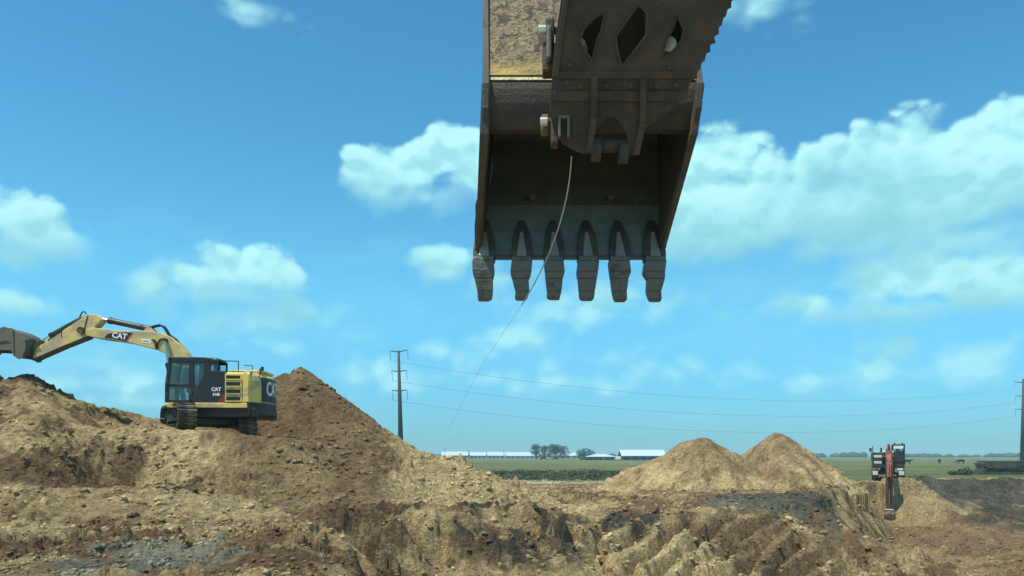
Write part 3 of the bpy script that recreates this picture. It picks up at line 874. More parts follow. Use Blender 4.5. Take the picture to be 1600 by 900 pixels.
    for s, sg in ((0.0, -1), (1.0, 1)):
        mb = MB(); a = Vector((6.18, 1.50)); c2 = Vector((5.80, 1.93)); N = 7; ed = []
        for i in range(N + 1):
            q = a.lerp(c2, i / N); ed.append((q, 0.008 + 0.022 * rnd.random() if i < N else 0.006))
        for (q0, w0), (q1, w1) in zip(ed[:-1], ed[1:]):
            dn = Vector((0.35, 0.33))
            lo = [pt(q0.x, q0.y, s), pt(q1.x, q1.y, s), pt(q1.x + dn.x, q1.y + dn.y, s), pt(q0.x + dn.x, q0.y + dn.y, s)]
            hi = [(p_[0] + sg * w, p_[1], p_[2]) for p_, w in zip(lo, (w0, w1, 0.006, 0.006))]
            mb.hexa(lo + hi)
        mb.build('side_cutter', NSTEEL, bk, bevel=0.004)
    # cutting edge plate with its upper step
    edge = [(6.135, 1.475), (6.165, 1.47), (6.40, 1.93), (6.335, 1.945)]
    MB().loft([pt(y, z, 0.03) for y, z in edge], [pt(y, z, 0.97) for y, z in edge]).build('cutting_edge', NIN, bk, bevel=0.006)
    stp = [(6.318, 1.925), (6.345, 1.915), (6.375, 1.965), (6.345, 1.975)]
    MB().loft([pt(y, z, 0.03) for y, z in stp], [pt(y, z, 0.97) for y, z in stp]).build('edge_weld', TOOTH, bk, bevel=0.004)
    for sx0 in (0.27, 0.70):
        c0 = pt(6.34, 1.985, sx0); MB().tube((c0[0], c0[1] - .05, c0[2]), (c0[0], c0[1] + .05, c0[2] + .02), .030, n=10).build('bolt_head', NSTEEL, bk, bevel=.006)
    # adapters and teeth
    cx = [757, 815, 865, 917, 967, 1021]
    for i, c0 in enumerate(cx):
        x = wx(c0, 6.14)
        wj = 1.0 + 0.05 * math.sin(i * 2.3)
        end = i in (0, 5)
        hw = 0.074 if not end else 0.080
        ad = MB()                                   # forked adapter: straddles the edge, tapers up the plate
        up = [(hw * 1.0, 6.10, 1.44), (hw * 1.05, 6.125, 1.53), (hw * .80, 6.20, 1.68), (hw * 0.30, 6.27, 1.80)]
        for (w0, y0, z0), (w1, y1, z1) in zip(up[:-1], up[1:]):
            ad.hexa([(x - w0, y0 - .045, E + z0), (x + w0, y0 - .045, E + z0), (x + w0, y0 + .06, E + z0), (x - w0, y0 + .06, E + z0),
                     (x - w1, y1 - .045 * (w1 / hw), E + z1), (x + w1, y1 - .045 * (w1 / hw), E + z1), (x + w1, y1 + .06, E + z1), (x - w1, y1 + .06, E + z1)])
        a = ad.build('adapter', NSTEEL, bk, bevel=0.008)
        nz = MB()
        wn = hw * 0.42
        nz.hexa([(x - wn * 1.25, 6.035, E + 1.475), (x + wn * 1.25, 6.035, E + 1.475), (x + wn * 1.1, 6.12, E + 1.475), (x - wn * 1.1, 6.12, E + 1.475),
                 (x - wn * .35, 6.165, E + 1.69), (x + wn * .35, 6.165, E + 1.69), (x + wn * .4, 6.26, E + 1.70), (x - wn * .4, 6.26, E + 1.70)])
        nz.build('adapter_nose', mat('polished_nose', (0.30, 0.31, 0.29), .5, .3, var=.3, scale=8), bk, bevel=0.006)
        th = MB()
        wr = rnd.uniform(-.012, .010); wf = rnd.uniform(.90, 1.08)
        prof = [(0.92, 1.475, .060), (1.0, 1.44, .068), (1.02, 1.36, .066), (0.84 * wf, 1.31, .055), (0.72 * wf, 1.22, .040), (0.66 * wf, 1.165 + wr, .026), (0.46 * wf, 1.15 + wr, .018)]
        jx = [0] + [rnd.uniform(-.008, .008) for _ in prof[1:]]
        for k in range(len(prof) - 1):
            (a0, z0, t0), (a1, z1, t1) = prof[k], prof[k + 1]
            y0 = 6.10 + (1.475 - z0) * 0.02; y1 = 6.10 + (1.475 - z1) * 0.02
            th.hexa([(x + jx[k + 1] - hw * a1 * wj, y1 - t1, E + z1), (x + jx[k + 1] + hw * a1 * wj, y1 - t1, E + z1), (x + jx[k + 1] + hw * a1 * wj, y1 + t1, E + z1), (x + jx[k + 1] - hw * a1 * wj, y1 + t1, E + z1),
                     (x + jx[k] - hw * a0 * wj, y0 - t0, E + z0), (x + jx[k] + hw * a0 * wj, y0 - t0, E + z0), (x + jx[k] + hw * a0 * wj, y0 + t0, E + z0), (x + jx[k] - hw * a0 * wj, y0 + t0, E + z0)])
        th.build('tooth', TOOTH, bk, bevel=0.007)
    # ears on the hinge plate (behind the thumb)
    for px in (905, 985):
        x = wx(px, 5.6)
        ear = [(5.52, 2.70), (5.80, 3.25), (5.60, 3.42), (5.34, 3.25), (5.30, 2.80)]
        MB().loft([(x - .03, y, E + z) for y, z in ear], [(x + .03, y, E + z) for y, z in ear]).build('hinge_ear', NSTEEL, bk, bevel=0.006)

    # thumb: a leaning plate on the underside of the arm
    A = P3(930, 240, 5.22); B = P3(1006, -30, 4.74)
    ay = (B - A); ay.x = 0; ay.normalize()
    ax = Vector((1, 0, 0)); an = ax.cross(ay) * -1        # pointing away from the camera
    if an.y < 0: an = -an

    def uv(px, py):
        q = on_plane(px, py, A, an) - A
        return (q.dot(ax), q.dot(ay))
    tb = empty('thumb'); tb.parent = root
    ser = []
    n = 20
    for i in range(n):
        f = i / n; x0 = 1082 + (1215 - 1082) * f; y0 = 125 - (125 + 150) * f
        f2 = (i + 1) / n; x1 = 1082 + (1215 - 1082) * f2; y1 = 125 - 275 * f2
        j = 2.2 * math.sin(i * 5.1)
        ser += [(x0 + 2, y0), (x0 + 7.5 + j, y0 - 3), (x1 + 1, y1 + 2.5)]
    out = [(905, -150), (890, -60), (877, 0), (869, 55), (863, 120), (859, 175), (866, 208), (880, 226), (903, 238), (916, 242), (921, 228), (930, 203),
           (950, 182), (962, 184), (977, 203), (982, 222), (980, 243), (990, 243), (1002, 218), (1012, 197), (1034, 183), (1072, 150), (1079, 128)] + ser
    outline = [uv(*q) for q in out]
    holes = [[(998, 9), (1009, 22), (1010, 54), (991, 78), (972, 101), (967, 82), (963, 57), (980, 33)],
             [(907, 63), (914, 44), (928, 31), (943, 21), (938, 48), (931, 64), (925, 92), (915, 78)],
             [(1036, 88), (1042, 64), (1052, 45), (1058, 27), (1067, 46), (1065, 62), (1049, 80)]]
    hl = [[uv(*q) for q in h] for h in holes]
    flat_shape('thumb_plate', outline, hl, A, ax, ay, an, 0.035, RUSTY, tb)
    # welded ribs and bands, proud of the plate
    def rib(name, pts, w, h, mm=RUSTY):
        mb = MB()
        for (p0, p1) in zip(pts[:-1], pts[1:]):
            a = A + ax * uv(*p0)[0] + ay * uv(*p0)[1]; c2 = A + ax * uv(*p1)[0] + ay * uv(*p1)[1]
            d = (c2 - a).normalized(); sd = d.cross(an).normalized()
            mb.hexa([a - sd * w - an * h, a + sd * w - an * h, a + sd * w + an * .002, a - sd * w + an * .002, c2 - sd * w - an * h, c2 + sd * w - an * h, c2 + sd * w + an * .002, c2 - sd * w + an * .002])
        return mb.build(name, mm, tb, bevel=0.005)
    for k_, h in enumerate(holes):                          # welded collars round the cut-outs
        cxm = sum(q[0] for q in h) / len(h); cym = sum(q[1] for q in h) / len(h)
        gp = [uv(cxm + (q[0] - cxm) * 1.0, cym + (q[1] - cym) * 1.0) for q in h]; go = [uv(cxm + (q[0] - cxm) * 1.16, cym + (q[1] - cym) * 1.10) for q in h]
        flat_shape('collar', go, [gp], A - an * .012, ax, ay, an, .012, NSTEEL, tb)
    for (bx_, by_) in ((885, 128), (905, 134), (948, 133), (985, 133), (1025, 134), (1055, 132), (890, 100), (1045, 105)):
        o = on_plane(bx_, by_, A, an)
        MB().tube(o - an * .024, o + an * .004, .014, n=6).build('bolt', NSTEEL, tb)
    rib('rib', [(920, 238), (927, 180), (928, 118)], 0.020, 0.045)
    rib('rib', [(993, 240), (1003, 190), (1004, 122)], 0.020, 0.045)
    rib('cross_band', [(868, 117), (1078, 117)], 0.022, 0.012)
    rib('cross_band', [(864, 150), (1070, 150)], 0.030, 0.016)
    rib('edge_strip', [(868, 120), (876, 50), (884, 0), (900, -80)], 0.016, 0.020, NSTEEL)
    a = A + ax * uv(921, 231)[0] + ay * uv(921, 231)[1]; c2 = A + ax * uv(985, 231)[0] + ay * uv(985, 231)[1]
    MB().tube(a + an * .06, c2 + an * .06, 0.042, n=14).build('pivot_tube', RUSTY, tb, smooth=True)
    for q in ((932, 236), (975, 240)):
        e = A + ax * uv(*q)[0] + ay * uv(*q)[1]
        MB().tube(e + Vector((-.03, 0, 0)) + an * .05, e + Vector((.03, 0, 0)) + an * .05, 0.075, n=14).build('pivot_lug', RUSTY, tb, bevel=0.004)
    bo_ = [uv(*q) for q in [(908, -150), (884, 20), (872, 110), (890, 140), (1050, 140), (1070, 100), (1120, -20), (1170, -150)]]
    flat_shape('light_block_plate', bo_, [], A + an * 0.20, ax, ay, an, 0.03, RUSTY, tb)  # added behind the cut-outs to keep light out, so they read dark
    # rear flanges that give the thumb its depth
    for q in ((882, 900), (1062, 1075)):
        mb = MB(); lo = []; hi = []
        for (px, py) in ((q[0] + (0 if q[0] < 950 else 0), 150), (q[0] + (18 if q[0] < 950 else 40), -120)):
            o = A + ax * uv(px, py)[0] + ay * uv(px, py)[1]
            lo += [o + an * .03 - ax * .015, o + an * .03 + ax * .015]; hi += [o + an * .20 - ax * .015, o + an * .20 + ax * .015]
        mb.hexa([lo[0], lo[1], hi[1], hi[0], lo[2], lo[3], hi[3], hi[2]]).build('flange', RUSTY, tb)
    # arm end behind the thumb, leading up out of the picture
    sa = Vector((0.66, 5.62, E + 2.86)); sb = Vector((1.25, 5.15, E + 5.6)); d = (sb - sa).normalized(); sx = Vector((1, 0, 0)); sx = (sx - d * sx.dot(d)).normalized(); sy = d.cross(sx)
    def ring(o, w, h): return [o - sx * w - sy * h, o + sx * w - sy * h, o + sx * w + sy * h, o - sx * w + sy * h]
    MB().hexa(ring(sa, .19, .12) + ring(sb, .26, .30)).build('stick', mat('arm_paint_dark', (0.10, 0.085, 0.05), 0.6, var=0.4, dirt=(0.06, 0.045, 0.03), dirt_amt=0.5), root, bevel=0.02)
    # pins, nuts and brackets on the left flank
    for (px, py, r) in ((849, 47, .030), (851, 190, .028)):
        o = P3(px, py, 5.06 if py < 100 else 5.20)
        MB().tube(o - Vector((.028, 0, 0)), o + Vector((.02, 0, 0)), r, n=6).build('nut', BOLT, root, bevel=0.004)
        MB().tube(o + Vector((.02, 0, 0)), o + Vector((.20, .02, 0)), r * .8, n=12).build('pin', NSTEEL, root)
    for (px0, py0, px1, py1, dd, mm) in ((853, 28, 866, 64, 5.02, NSTEEL), (848, 66, 868, 112, 5.07, NSTEEL), (854, 40, 862, 92, 5.0, BSTEEL), (846, 178, 858, 204, 5.24, BSTEEL), (861, 172, 873, 224, 5.16, RUSTY)):
        a = P3(px0, py0, dd); c2 = P3(px1, py1, dd)
        MB().box((a + c2) / 2 + Vector((0, .05, 0)), (abs(c2.x - a.x), .12, abs(a.z - c2.z))).build('bracket', mm, root, bevel=0.012)
    o = P3(881, 198, 5.12)                                  # pale clevis
    cl = MB()
    cl.box(o + Vector((-.028, 0, -.01)), (.018, .05, .12)); cl.box(o + Vector((.028, 0, -.01)), (.018, .05, .12)); cl.box(o + Vector((0, 0, .055)), (.074, .05, .022))
    cl.build('clevis', mat('clevis_steel', (0.16, 0.14, 0.105), 0.5, 0.4, var=0.3), root, bevel=0.006)
    for (px, py) in ((1049, 69), (911, 66)):                # pale pin ends seen through the cut-outs
        o = on_plane(px, py, A, an) + an * 0.03
        MB().tube(o - Vector((.01, .0, 0)), o + Vector((.02, .09, .0)), 0.046 if px > 1000 else .022, n=14).build('pin_end', mat('pale_pin', (0.55, 0.47, 0.33), 0.5, 0.3), root, bevel=.004)
    # thin wire added across the teeth to stand for a pale windscreen mark
    cab = MB(); pts = []
    for i in range(15):
        f = i / 14
        px = 893 - 10 * f - 68 * f * f; py = 245 + 232 * f
        pts.append(P3(px, py, 5.34 + 0.58 * f))
    cab.path(pts, 0.0042, 6)
    tail = [P3(815 - 113 * f - 6 * math.sin(3.1 * f), 477 + 192 * f, 5.92 + 1.6 * f) for f in np.linspace(0, 1, 12)]
    cab.path(tail, 0.0011, 5)
    c = cab.build('windscreen_mark', mat('pale_mark', (0.42, 0.43, 0.40), 0.5, 0.2), None)
    tag(c, 'thin pale line across the bucket teeth, standing in for a mark on the windscreen', 'windscreen_mark')


build_near_arm()


# ------------------------------------------------------------------ shared machine pieces
def track(parent, y, L, h, w, z0=0.0, n=46, steel=STEEL, frame_mat=BLK):
    """one crawler: belt of shoes, frame, idler, sprocket and rollers; local x is forward"""
    r = h / 2
    tr = empty('track'); tr.parent = parent; tr.location = (0, y, z0)
    Ls = L - 2 * r; per = 2 * Ls + 2 * math.pi * r
    shoe = MB().box((0, 0, 0), (per / n * 0.90, w, 0.045)).box((-per / n * .25, 0, -.035), (.03, w * .98, .045)).build('shoe', steel, tr)
    me = shoe.data
    for i in range(n):
        s = per * i / n
        if s < Ls: p = (-Ls / 2 + s, 0); a = 0
        elif s < Ls + math.pi * r: th = (s - Ls) / r; p = (Ls / 2 + r * math.sin(th), r - r * math.cos(th)); a = th
        elif s < 2 * Ls + math.pi * r: p = (Ls / 2 - (s - Ls - math.pi * r), 2 * r); a = math.pi
        else: th = (s - 2 * Ls - math.pi * r) / r; p = (-Ls / 2 - r * math.sin(th), r + r * math.cos(th)); a = math.pi + th
        o = shoe if i == 0 else bpy.data.objects.new('shoe', me)
        if i: COL.objects.link(o); o.parent = tr
        o.location = (p[0], 0, p[1]); o.rotation_euler = (0, -a, 0)
    for x in (-Ls / 2, Ls / 2):
        MB().tube((x, -w * .28, r), (x, w * .28, r), r * .86, n=20).tube((x, -w * .36, r), (x, w * .36, r), r * .30, n=12).build('idler' if x > 0 else 'sprocket', frame_mat, tr)
    fr = MB(); fr.box((0, 0, r * 1.02), (Ls * .98, w * .55, r * .75)); fr.build('track_frame', frame_mat, tr, bevel=.03)
    for i in range(7):
        x = -Ls / 2 + Ls * (i + .5) / 7; MB().tube((x, -w * .3, .11), (x, w * .3, .11), .09, n=10).build('roller', frame_mat, tr)
    return tr


def cylinder(parent, a, b, r, split=0.55, bm=BLK, rod=CHROME):
    a = Vector(a); b = Vector(b); m = a.lerp(b, split)
    o = MB().tube(a, m, r, n=12).build('hydraulic_cylinder', bm, parent)
    MB().tube(m, b, r * .5, n=10).build('piston_rod', rod, o)
    MB().tube(m - (b - a).normalized() * .10, m + (b - a).normalized() * .02, r * 1.15, n=12).build('gland', bm, o)
    return o


# ------------------------------------------------------------------ yellow excavator on the mound
def build_yellow():
    yaw = R(180 - 1)                               # heading left, slightly away
    root = empty('excavator', (MACH[0], MACH[1], MACH_Z), yaw)
    tag(root, 'yellow and black tracked excavator standing on the spoil mound with its arm raised', 'excavator')
    Mw = Matrix.Translation(Vector((MACH[0], MACH[1], MACH_Z))) @ Matrix.Rotation(yaw, 4, 'Z')
    Mi = Mw.inverted(); nW = (Mw.to_3x3() @ Vector((0, 1, 0)))

    def L(px, py, y):                              # photo point -> (x, z) in the machine's upright plane y
        o = on_plane(px, py, Mw @ Vector((0, y, 0)), nW); q = Mi @ o
        return (q.x, q.z)

    def poly(pts, y): return [L(a, b, y) for a, b in pts]
    S = 1.32
    # undercarriage, slewed a little
    ua = R(122) - yaw                              # crawlers turned to run away from us
    uc = empty('undercarriage'); uc.parent = root; uc.rotation_euler = (0, 0, ua); uc.location = (.4, 0, 0)
    ca, sa_ = math.cos(ua), math.sin(ua)
    for s_, lift in ((1.0, .24), (-1.12, -.15)):
        tr = track(root, 0, 3.75, 0.86, 0.66)
        tr.location = (-s_ * sa_ + .72, s_ * ca, lift); tr.rotation_euler = (0, 0, ua)
    MB().box((0, 0, .62), (1.7, 1.7, .35)).box((.75, 0, .5), (.4, 1.9, .3)).box((-.75, 0, .5), (.4, 1.9, .3)).build('car_body', BLK, uc, bevel=.05)
    MB().tube((0, 0, .75), (0, 0, 1.0), .62, n=24).build('swing_ring', BLK, uc)
    # upper frame and skirts
    zt = L(320, 637, S)[1]; zb = zt - 0.36
    xf = L(259, 637, S)[0]; xr = L(386, 637, S)[0]
    MB().hexa([(xr - .3, -1.3, zb), (xf - .25, -1.3, zb), (xf - .25, 1.28, zb), (xr - .3, 1.28, zb), (xr - .3, -1.34, zt), (xf, -1.34, zt), (xf, 1.31, zt), (xr - .3, 1.31, zt)]).build('deck_frame', BLK, root, bevel=.04)
    st = poly([(258.5, 629), (386, 629.5), (387, 637.5), (262, 637)], S)
    MB().prism(st, S - .06, S + .03).build('sill_strip', YEL, root, bevel=.02)
    # engine house (yellow), louvre panel
    hs = poly([(351, 581), (389, 582), (389, 629), (351, 629)], S)
    zht = hs[0][1]; zhb = hs[3][1]; xh0 = hs[0][0]; xh1 = hs[1][0]
    MB().hexa([(xh1 - .02, -1.33, zhb), (xh0 + .0, -1.33, zhb), (xh0, S - .02, zhb), (xh1 - .02, S - .02, zhb),
               (xh1 - .02, -1.28, zht + .04), (xh0, -1.28, zht + .04), (xh0, S - .10, zht), (xh1 - .02, S - .10, zht)]).build('engine_house', YEL, root, bevel=.05)
    lp = poly([(351.5, 584), (378, 584.5), (378, 628), (351.5, 628)], S)
    pan = MB().prism(lp, S - .03, S + .012).build('louvre_panel', YEL, root, bevel=.01)
    for (y0, y1) in ((586.5, 592), (597, 603), (608.5, 614.5), (620, 626)):
        q = poly([(353.5, y0), (375.5, y0 + .4), (375.5, y1), (353.5, y1)], S)
        MB().prism(q, S + .005, S + .020).build('louvre', RUB, pan)
        q2 = poly([(352.6, y1), (376.5, y1), (376.5, y1 + 1.6), (352.6, y1 + 1.6)], S)
        MB().prism(q2, S + .005, S + .045).build('louvre_lip', YEL, pan)
    dq = poly([(379.5, 584), (388.5, 584.5), (388.5, 628), (379.5, 628)], S)
    MB().prism(dq, S - .03, S + .010).build('access_door', YEL, root, bevel=.01)
    # top of the house: hood lid, exhaust, rails, mirror
    MB().box(((xh0 + xh1) / 2 - .1, 0, zht + .07), (1.25, 1.5, .12)).build('hood_lid', YEL, root, bevel=.04)
    MB().box((xh0 - .35, .55, zht + .03), (.5, .7, .06)).build('tread_plate', BLK, root, bevel=.01)
    MB().tube((xh1 + .1, -.5, zht), (xh1 + .1, -.5, zht + .38), .06).build('exhaust_pipe', BLK, root)
    ra, rb, rc = [L(*q, .95) for q in ((338, 563.5), (372.5, 564.5), (372.5, 580))]
    MB().path([(ra[0], .95, ra[1]), (rb[0], .95, rb[1]), (rc[0], .95, rc[1])], .020).build('handrail', BLK, root)
    MB().path([(ra[0] - .5, -.6, ra[1]), (rb[0], -.6, rb[1]), (rc[0], -.6, rc[1])], .018).build('handrail', BLK, root)
    mq = L(405, 581, .9)
    MB().path([(mq[0], .9, mq[1] - .2), (mq[0] - .05, .9, mq[1] + .08)], .02).box((mq[0] - .06, .9, mq[1] + .06), (.06, .16, .10)).build('rear_mirror', BLK, root)
    # counterweight: rounded yellow shoulder, black rear with white letters
    rear = xh1 - .46
    def plan(inset=0.0, y0=-1.34, y1=1.34, n=14):
        pts = []
        for i in range(n + 1):
            f = i / n * 2 - 1
            pts.append((rear + inset + 0.44 * abs(f) ** 2.4, f * (1.34 - inset * .4)))
        return [(xh1 - .01, -1.34 + inset * .4)] + pts + [(xh1 - .01, 1.34 - inset * .4)]
    za, zc = zhb - .03, zht - .06
    p0, p1, p2 = plan(.05), plan(0), plan(.10)
    def stack(levels, name, mm, bev=.03):
        mb = MB()
        for (pa, z0), (pb, z1) in zip(levels[:-1], levels[1:]):
            mb.loft([(x, y, z0) for x, y in pa], [(x, y, z1) for x, y in pb])
        return mb.build(name, mm, root, bevel=bev)
    cw = MB(); n_ = len(p1); levels = [(plan(.06), zhb - .42), (plan(0), zhb - .16), (plan(0), zht - .30), (plan(.06), zht - .12), (plan(.22), zht + .02)]
    vs = []; fs = []
    for pl, z in levels: vs += [(x, y, z) for x, y in pl]
    for k in range(len(levels) - 1):
        for i in range(n_):
            fs.append((k * n_ + i, k * n_ + (i + 1) % n_, (k + 1) * n_ + (i + 1) % n_, (k + 1) * n_ + i))
    fs += [tuple(range(n_))[::-1], tuple(range((len(levels) - 1) * n_, len(levels) * n_))]
    cwo = MB().add(vs, fs).build('counterweight', YEL, root, bevel=.02)
    # black wrap on the rear of the counterweight and the lower skirt
    def wrap(ymax, z0, z1, off, name, mm):
        mb = MB(); N = 12; inn = []; o = []
        for i in range(N + 1):
            f = (i / N * 2 - 1) * ymax
            x = rear + 0.44 * abs(f) ** 2.4
            inn.append((x + .06, f * 1.34)); o.append((x - off, f * (1.34 + off * (abs(f) > .9))))
        lp_ = inn + o[::-1]
        return mb.loft([(x, y, z0) for x, y in lp_], [(x, y, z1) for x, y in lp_]).build(name, mm, cwo, bevel=.008)
    wrap(.64, zhb + .05, zht - .17, .012, 'rear_panel', BLK)
    wrap(1.0, zhb - .44, zhb + .02, .012, 'rear_skirt', BLK)
    mt = Matrix.Translation((rear - .016, .02, (zhb + zht) / 2 - .02)) @ Matrix.Rotation(R(-90), 4, 'Z') @ Matrix.Rotation(R(90), 4, 'X')
    tx = text_obj('rear_lettering', 'CAT', .74, mt, WHITE, cwo, .004, .80, .012)
    for v in tx.data.vertices: v.co.x += 0.44 * abs(v.co.y / 1.34) ** 2.4
    # black panel between cab and louvres, with letters and red slashes
    bp = poly([(327, 579), (351, 580), (351, 629), (300, 629), (303, 612)], S)
    bpo = MB().prism(bp, S - .10, S + .006).build('side_panel', BLK, root, bevel=.01)
    MB().box((L(335, 600, S)[0], .4, (zhb + zht) / 2), (.9, 1.6, zht - zhb - .02)).build('storage_box', BLK, root, bevel=.03)
    c1 = L(338, 608.5, S); c2 = L(338, 616.5, S)
    for c, s, tx in ((c1, .18, 'CAT'), (c2, .13, '316E')):
        mt = Matrix.Translation((c[0], S + .010, c[1])) @ Matrix.Rotation(R(180), 4, 'Z') @ Matrix.Rotation(R(90), 4, 'X')
        text_obj('side_lettering', tx, s, mt, WHITE, bpo, .003, 1.0, .006)
    for k in range(2):
        q = poly([(341 + 5 * k, 629), (343.5 + 5 * k, 629), (351 + 1.2 * k, 617 + 3.5 * k), (348.3 + 1.8 * k, 617 + 3.5 * k)], S)
        MB().prism(q, S + .004, S + .012).build('red_slash', REDP, bpo)
    # ---------------- cab
    cab = empty('cab'); cab.parent = root
    yo, yi = S, .34
    def post(pts, name, w=.09, m_=BLK, ys=None):
        y = yo if ys is None else ys
        return MB().prism(poly(pts, yo), y - w, y).build(name, m_, cab, bevel=.015)
    T = 558
    far = yi + .09
    for y in (yo, far):
        post([(263.5, T), (268.5, T), (263.5, 600), (262.5, 629), (257, 629), (257.5, 600)], 'front_post', ys=y)
        post([(295.5, 563), (303, 563), (303, 629), (294, 629)], 'middle_post', ys=y)
        post([(319, 563), (329, 563), (329, 582), (318, 600), (303, 625), (303, 611), (317.5, 589)], 'rear_post', ys=y)
        post([(264, T), (319, T), (340, 562), (341, 567), (264, 566)], 'roof_rail', ys=y)
        post([(262, 598.5), (297, 599.5), (297, 604), (262, 602)], 'door_rail', ys=y)
        post([(262, 624), (300, 625), (300, 630), (258, 630)], 'sill', ys=y)
        post([(338.5, 562), (341.5, 562), (341.5, 582), (338.5, 582)], 'corner_post', .05, ys=y)
    ztop = L(280, T, yo)[1]; xfr = L(264, T, yo)[0]; xre = L(340, 562, yo)[0]
    MB().hexa([(xre, yi, ztop - .12), (xfr, yi, ztop - .10), (xfr, yo, ztop - .10), (xre, yo, ztop - .12), (xre + .05, yi + .08, ztop - .02), (xfr - .06, yi + .08, ztop + .05), (xfr - .06, yo - .06, ztop + .05), (xre + .05, yo - .06, ztop - .02)]).build('roof', BLK, cab, bevel=.03)
    zfl = L(280, 629, yo)[1]
    MB().box(((xfr + xre) / 2, (yi + yo) / 2, zfl - .02), (abs(xfr - xre) * .97, yo - yi - .04, .06)).build('floor_pan', BLK, cab)
    def pane(pts, name, y):
        MB().prism(poly(pts, yo), y - .012, y - .002).build(name, GLASS, cab)
    for y in (yo - .03, yi + .05):
        pane([(267, 566), (296, 566), (296, 599), (262.5, 599)], 'front_side_pane', y)
        pane([(262.5, 603), (295, 604), (294, 625), (262.5, 624)], 'lower_door_pane', y)
        pane([(303, 566), (319, 566), (318, 590), (303, 611)], 'rear_side_pane', y)
        pane([(329, 568), (338.5, 568), (338.5, 581), (329, 581)], 'corner_pane', y)
    a0 = L(266, 562, yo); a1 = L(260, 601, yo); a2 = L(259.5, 629, yo)
    MB().add([(a0[0], yi + .06, a0[1]), (a0[0], yo - .08, a0[1]), (a1[0], yo - .08, a1[1]), (a1[0], yi + .06, a1[1]), (a2[0], yi + .06, a2[1]), (a2[0], yo - .08, a2[1])], [(0, 1, 2, 3), (3, 2, 5, 4)]).build('windscreen', GLASS, cab)
    MB().path([(a0[0] + .02, .5, a0[1] - .1), (a1[0] + .03, .6, a1[1]), (a2[0] + .05, .55, a2[1] + .1)], .012).build('wiper', BLK, cab)
    hq = L(299, 612, yo)
    MB().box((hq[0], yo + .02, hq[1]), (.05, .05, .16)).build('door_handle', STEEL, cab)
    gq = L(261, 612, yo)
    MB().path([(gq[0], yo + .02, gq[1] - .35), (gq[0] + .01, yo + .06, gq[1]), (gq[0], yo + .02, gq[1] + .35)], .014).build('grab_rail', BLK, cab)
    # seat and controls seen through the glass
    sx_, sz_ = L(303, 612, .85)
    seat = empty('seat'); seat.parent = cab
    MB().box((sx_ - .05, .85, zfl + .45), (.52, .50, .14)).build('cushion', SEAT, seat, bevel=.04)
    MB().hexa([(sx_ - .36, .62, zfl + .5), (sx_ - .24, .62, zfl + .5), (sx_ - .24, 1.08, zfl + .5), (sx_ - .36, 1.08, zfl + .5), (sx_ - .50, .65, zfl + 1.05), (sx_ - .38, .65, zfl + 1.05), (sx_ - .38, 1.05, zfl + 1.05), (sx_ - .50, 1.05, zfl + 1.05)]).build('seat_back', SEAT, seat, bevel=.04)
    MB().box((sx_ - .46, .85, zfl + 1.18), (.14, .30, .22)).build('headrest', SEAT, seat, bevel=.05)
    for y in (.56, 1.14):
        MB().box((sx_ + .05, y, zfl + .60), (.55, .12, .14)).tube((sx_ + .22, y, zfl + .66), (sx_ + .28, y, zfl + .90), .022).build('control_console', BLK, cab, bevel=.02)
    # ---------------- boom
    yb = -.05
    bo = [(131, 521), (134, 515), (146, 511.5), (156, 513), (178, 515.5), (205, 516.5), (233, 517.5), (252, 520), (266, 526), (278, 537), (288, 550), (297, 566), (303, 585), (306, 606),
          (284, 606), (280, 590), (270, 568), (258, 552.5), (245, 546.5), (225, 541.5), (200, 535), (176, 531), (158, 529), (146, 527), (136, 524.5)]
    bw = .32
    boom = MB().prism(poly(bo, yb + bw), yb - bw, yb + bw).build('boom', YEL2, root, bevel=.025)
    yface = yb + bw
    def decal(pts, name, mm, off=.004, th=.004, par=boom):
        return MB().prism(poly(pts, yface), yface + off, yface + off + th).build(name, mm, par)
    decal([(163, 527.8), (168, 522), (178, 519.5), (206.5, 519.5), (196.5, 533.3), (178, 529.6)], 'decal_panel', mat('decal_black', (0.02, 0.022, 0.024), .45))
    decal([(206.5, 519.5), (207.8, 519.6), (198.2, 533.6), (196.5, 533.3)], 'decal_stripe', REDP, .006)
    c = L(187, 525.2, yface); c3 = L(178, 524.2, yface)
    ang = math.atan2(L(195, 526.6, yface)[1] - c3[1], -(L(195, 526.6, yface)[0] - c3[0]))
    mt = Matrix.Translation((c[0], yface + .012, c[1])) @ Matrix.Rotation(R(180), 4, 'Z') @ Matrix.Rotation(R(90), 4, 'X') @ Matrix.Rotation(ang, 4, 'Z')
    text_obj('boom_lettering', 'CAT', .29, mt, WHITE, boom, .004, 1.0, .010)
    lb = decal([(221, 529.3), (235.5, 530.6), (236.5, 534), (235, 537), (221.5, 535.4)], 'warning_label', WHITE, .004)
    decal([(223.5, 532.2), (233, 533), (233, 534.2), (223.5, 533.4)], 'label_print', mat('label_ink', (0.12, 0.12, 0.12)), .009, .002)
    hp_ = [L(*q, yface) for q in ((238, 531), (242, 532), (244.5, 536), (244.5, 546))]
    MB().path([(x, yface + .03, z) for x, z in hp_], .035).build('hose', RUB, root)
    hp_ = [L(*q, yface) for q in ((246, 545), (247, 536), (251, 530), (256, 529.5), (262, 536))]
    MB().path([(x, yface + .03, z) for x, z in hp_], .025).build('hose', RUB, root)
    # hoses along the boom's back
    hp_ = [L(*q, yb) for q in ((234, 513.5), (242, 510.5), (250, 509), (256, 511.5), (260, 517), (264, 524), (275, 532), (288, 548))]
    for dy in (-.10, .06):
        MB().path([(x, yb + dy, z + .02) for x, z in hp_], .040).build('hose', RUB, root)
    # boom cylinders either side
    b0 = L(257.5, 531, yb + .45); b1 = (L(266, 560, yb + .45)); foot = (L(272, 600, yb + .45)[0], zt + .25)
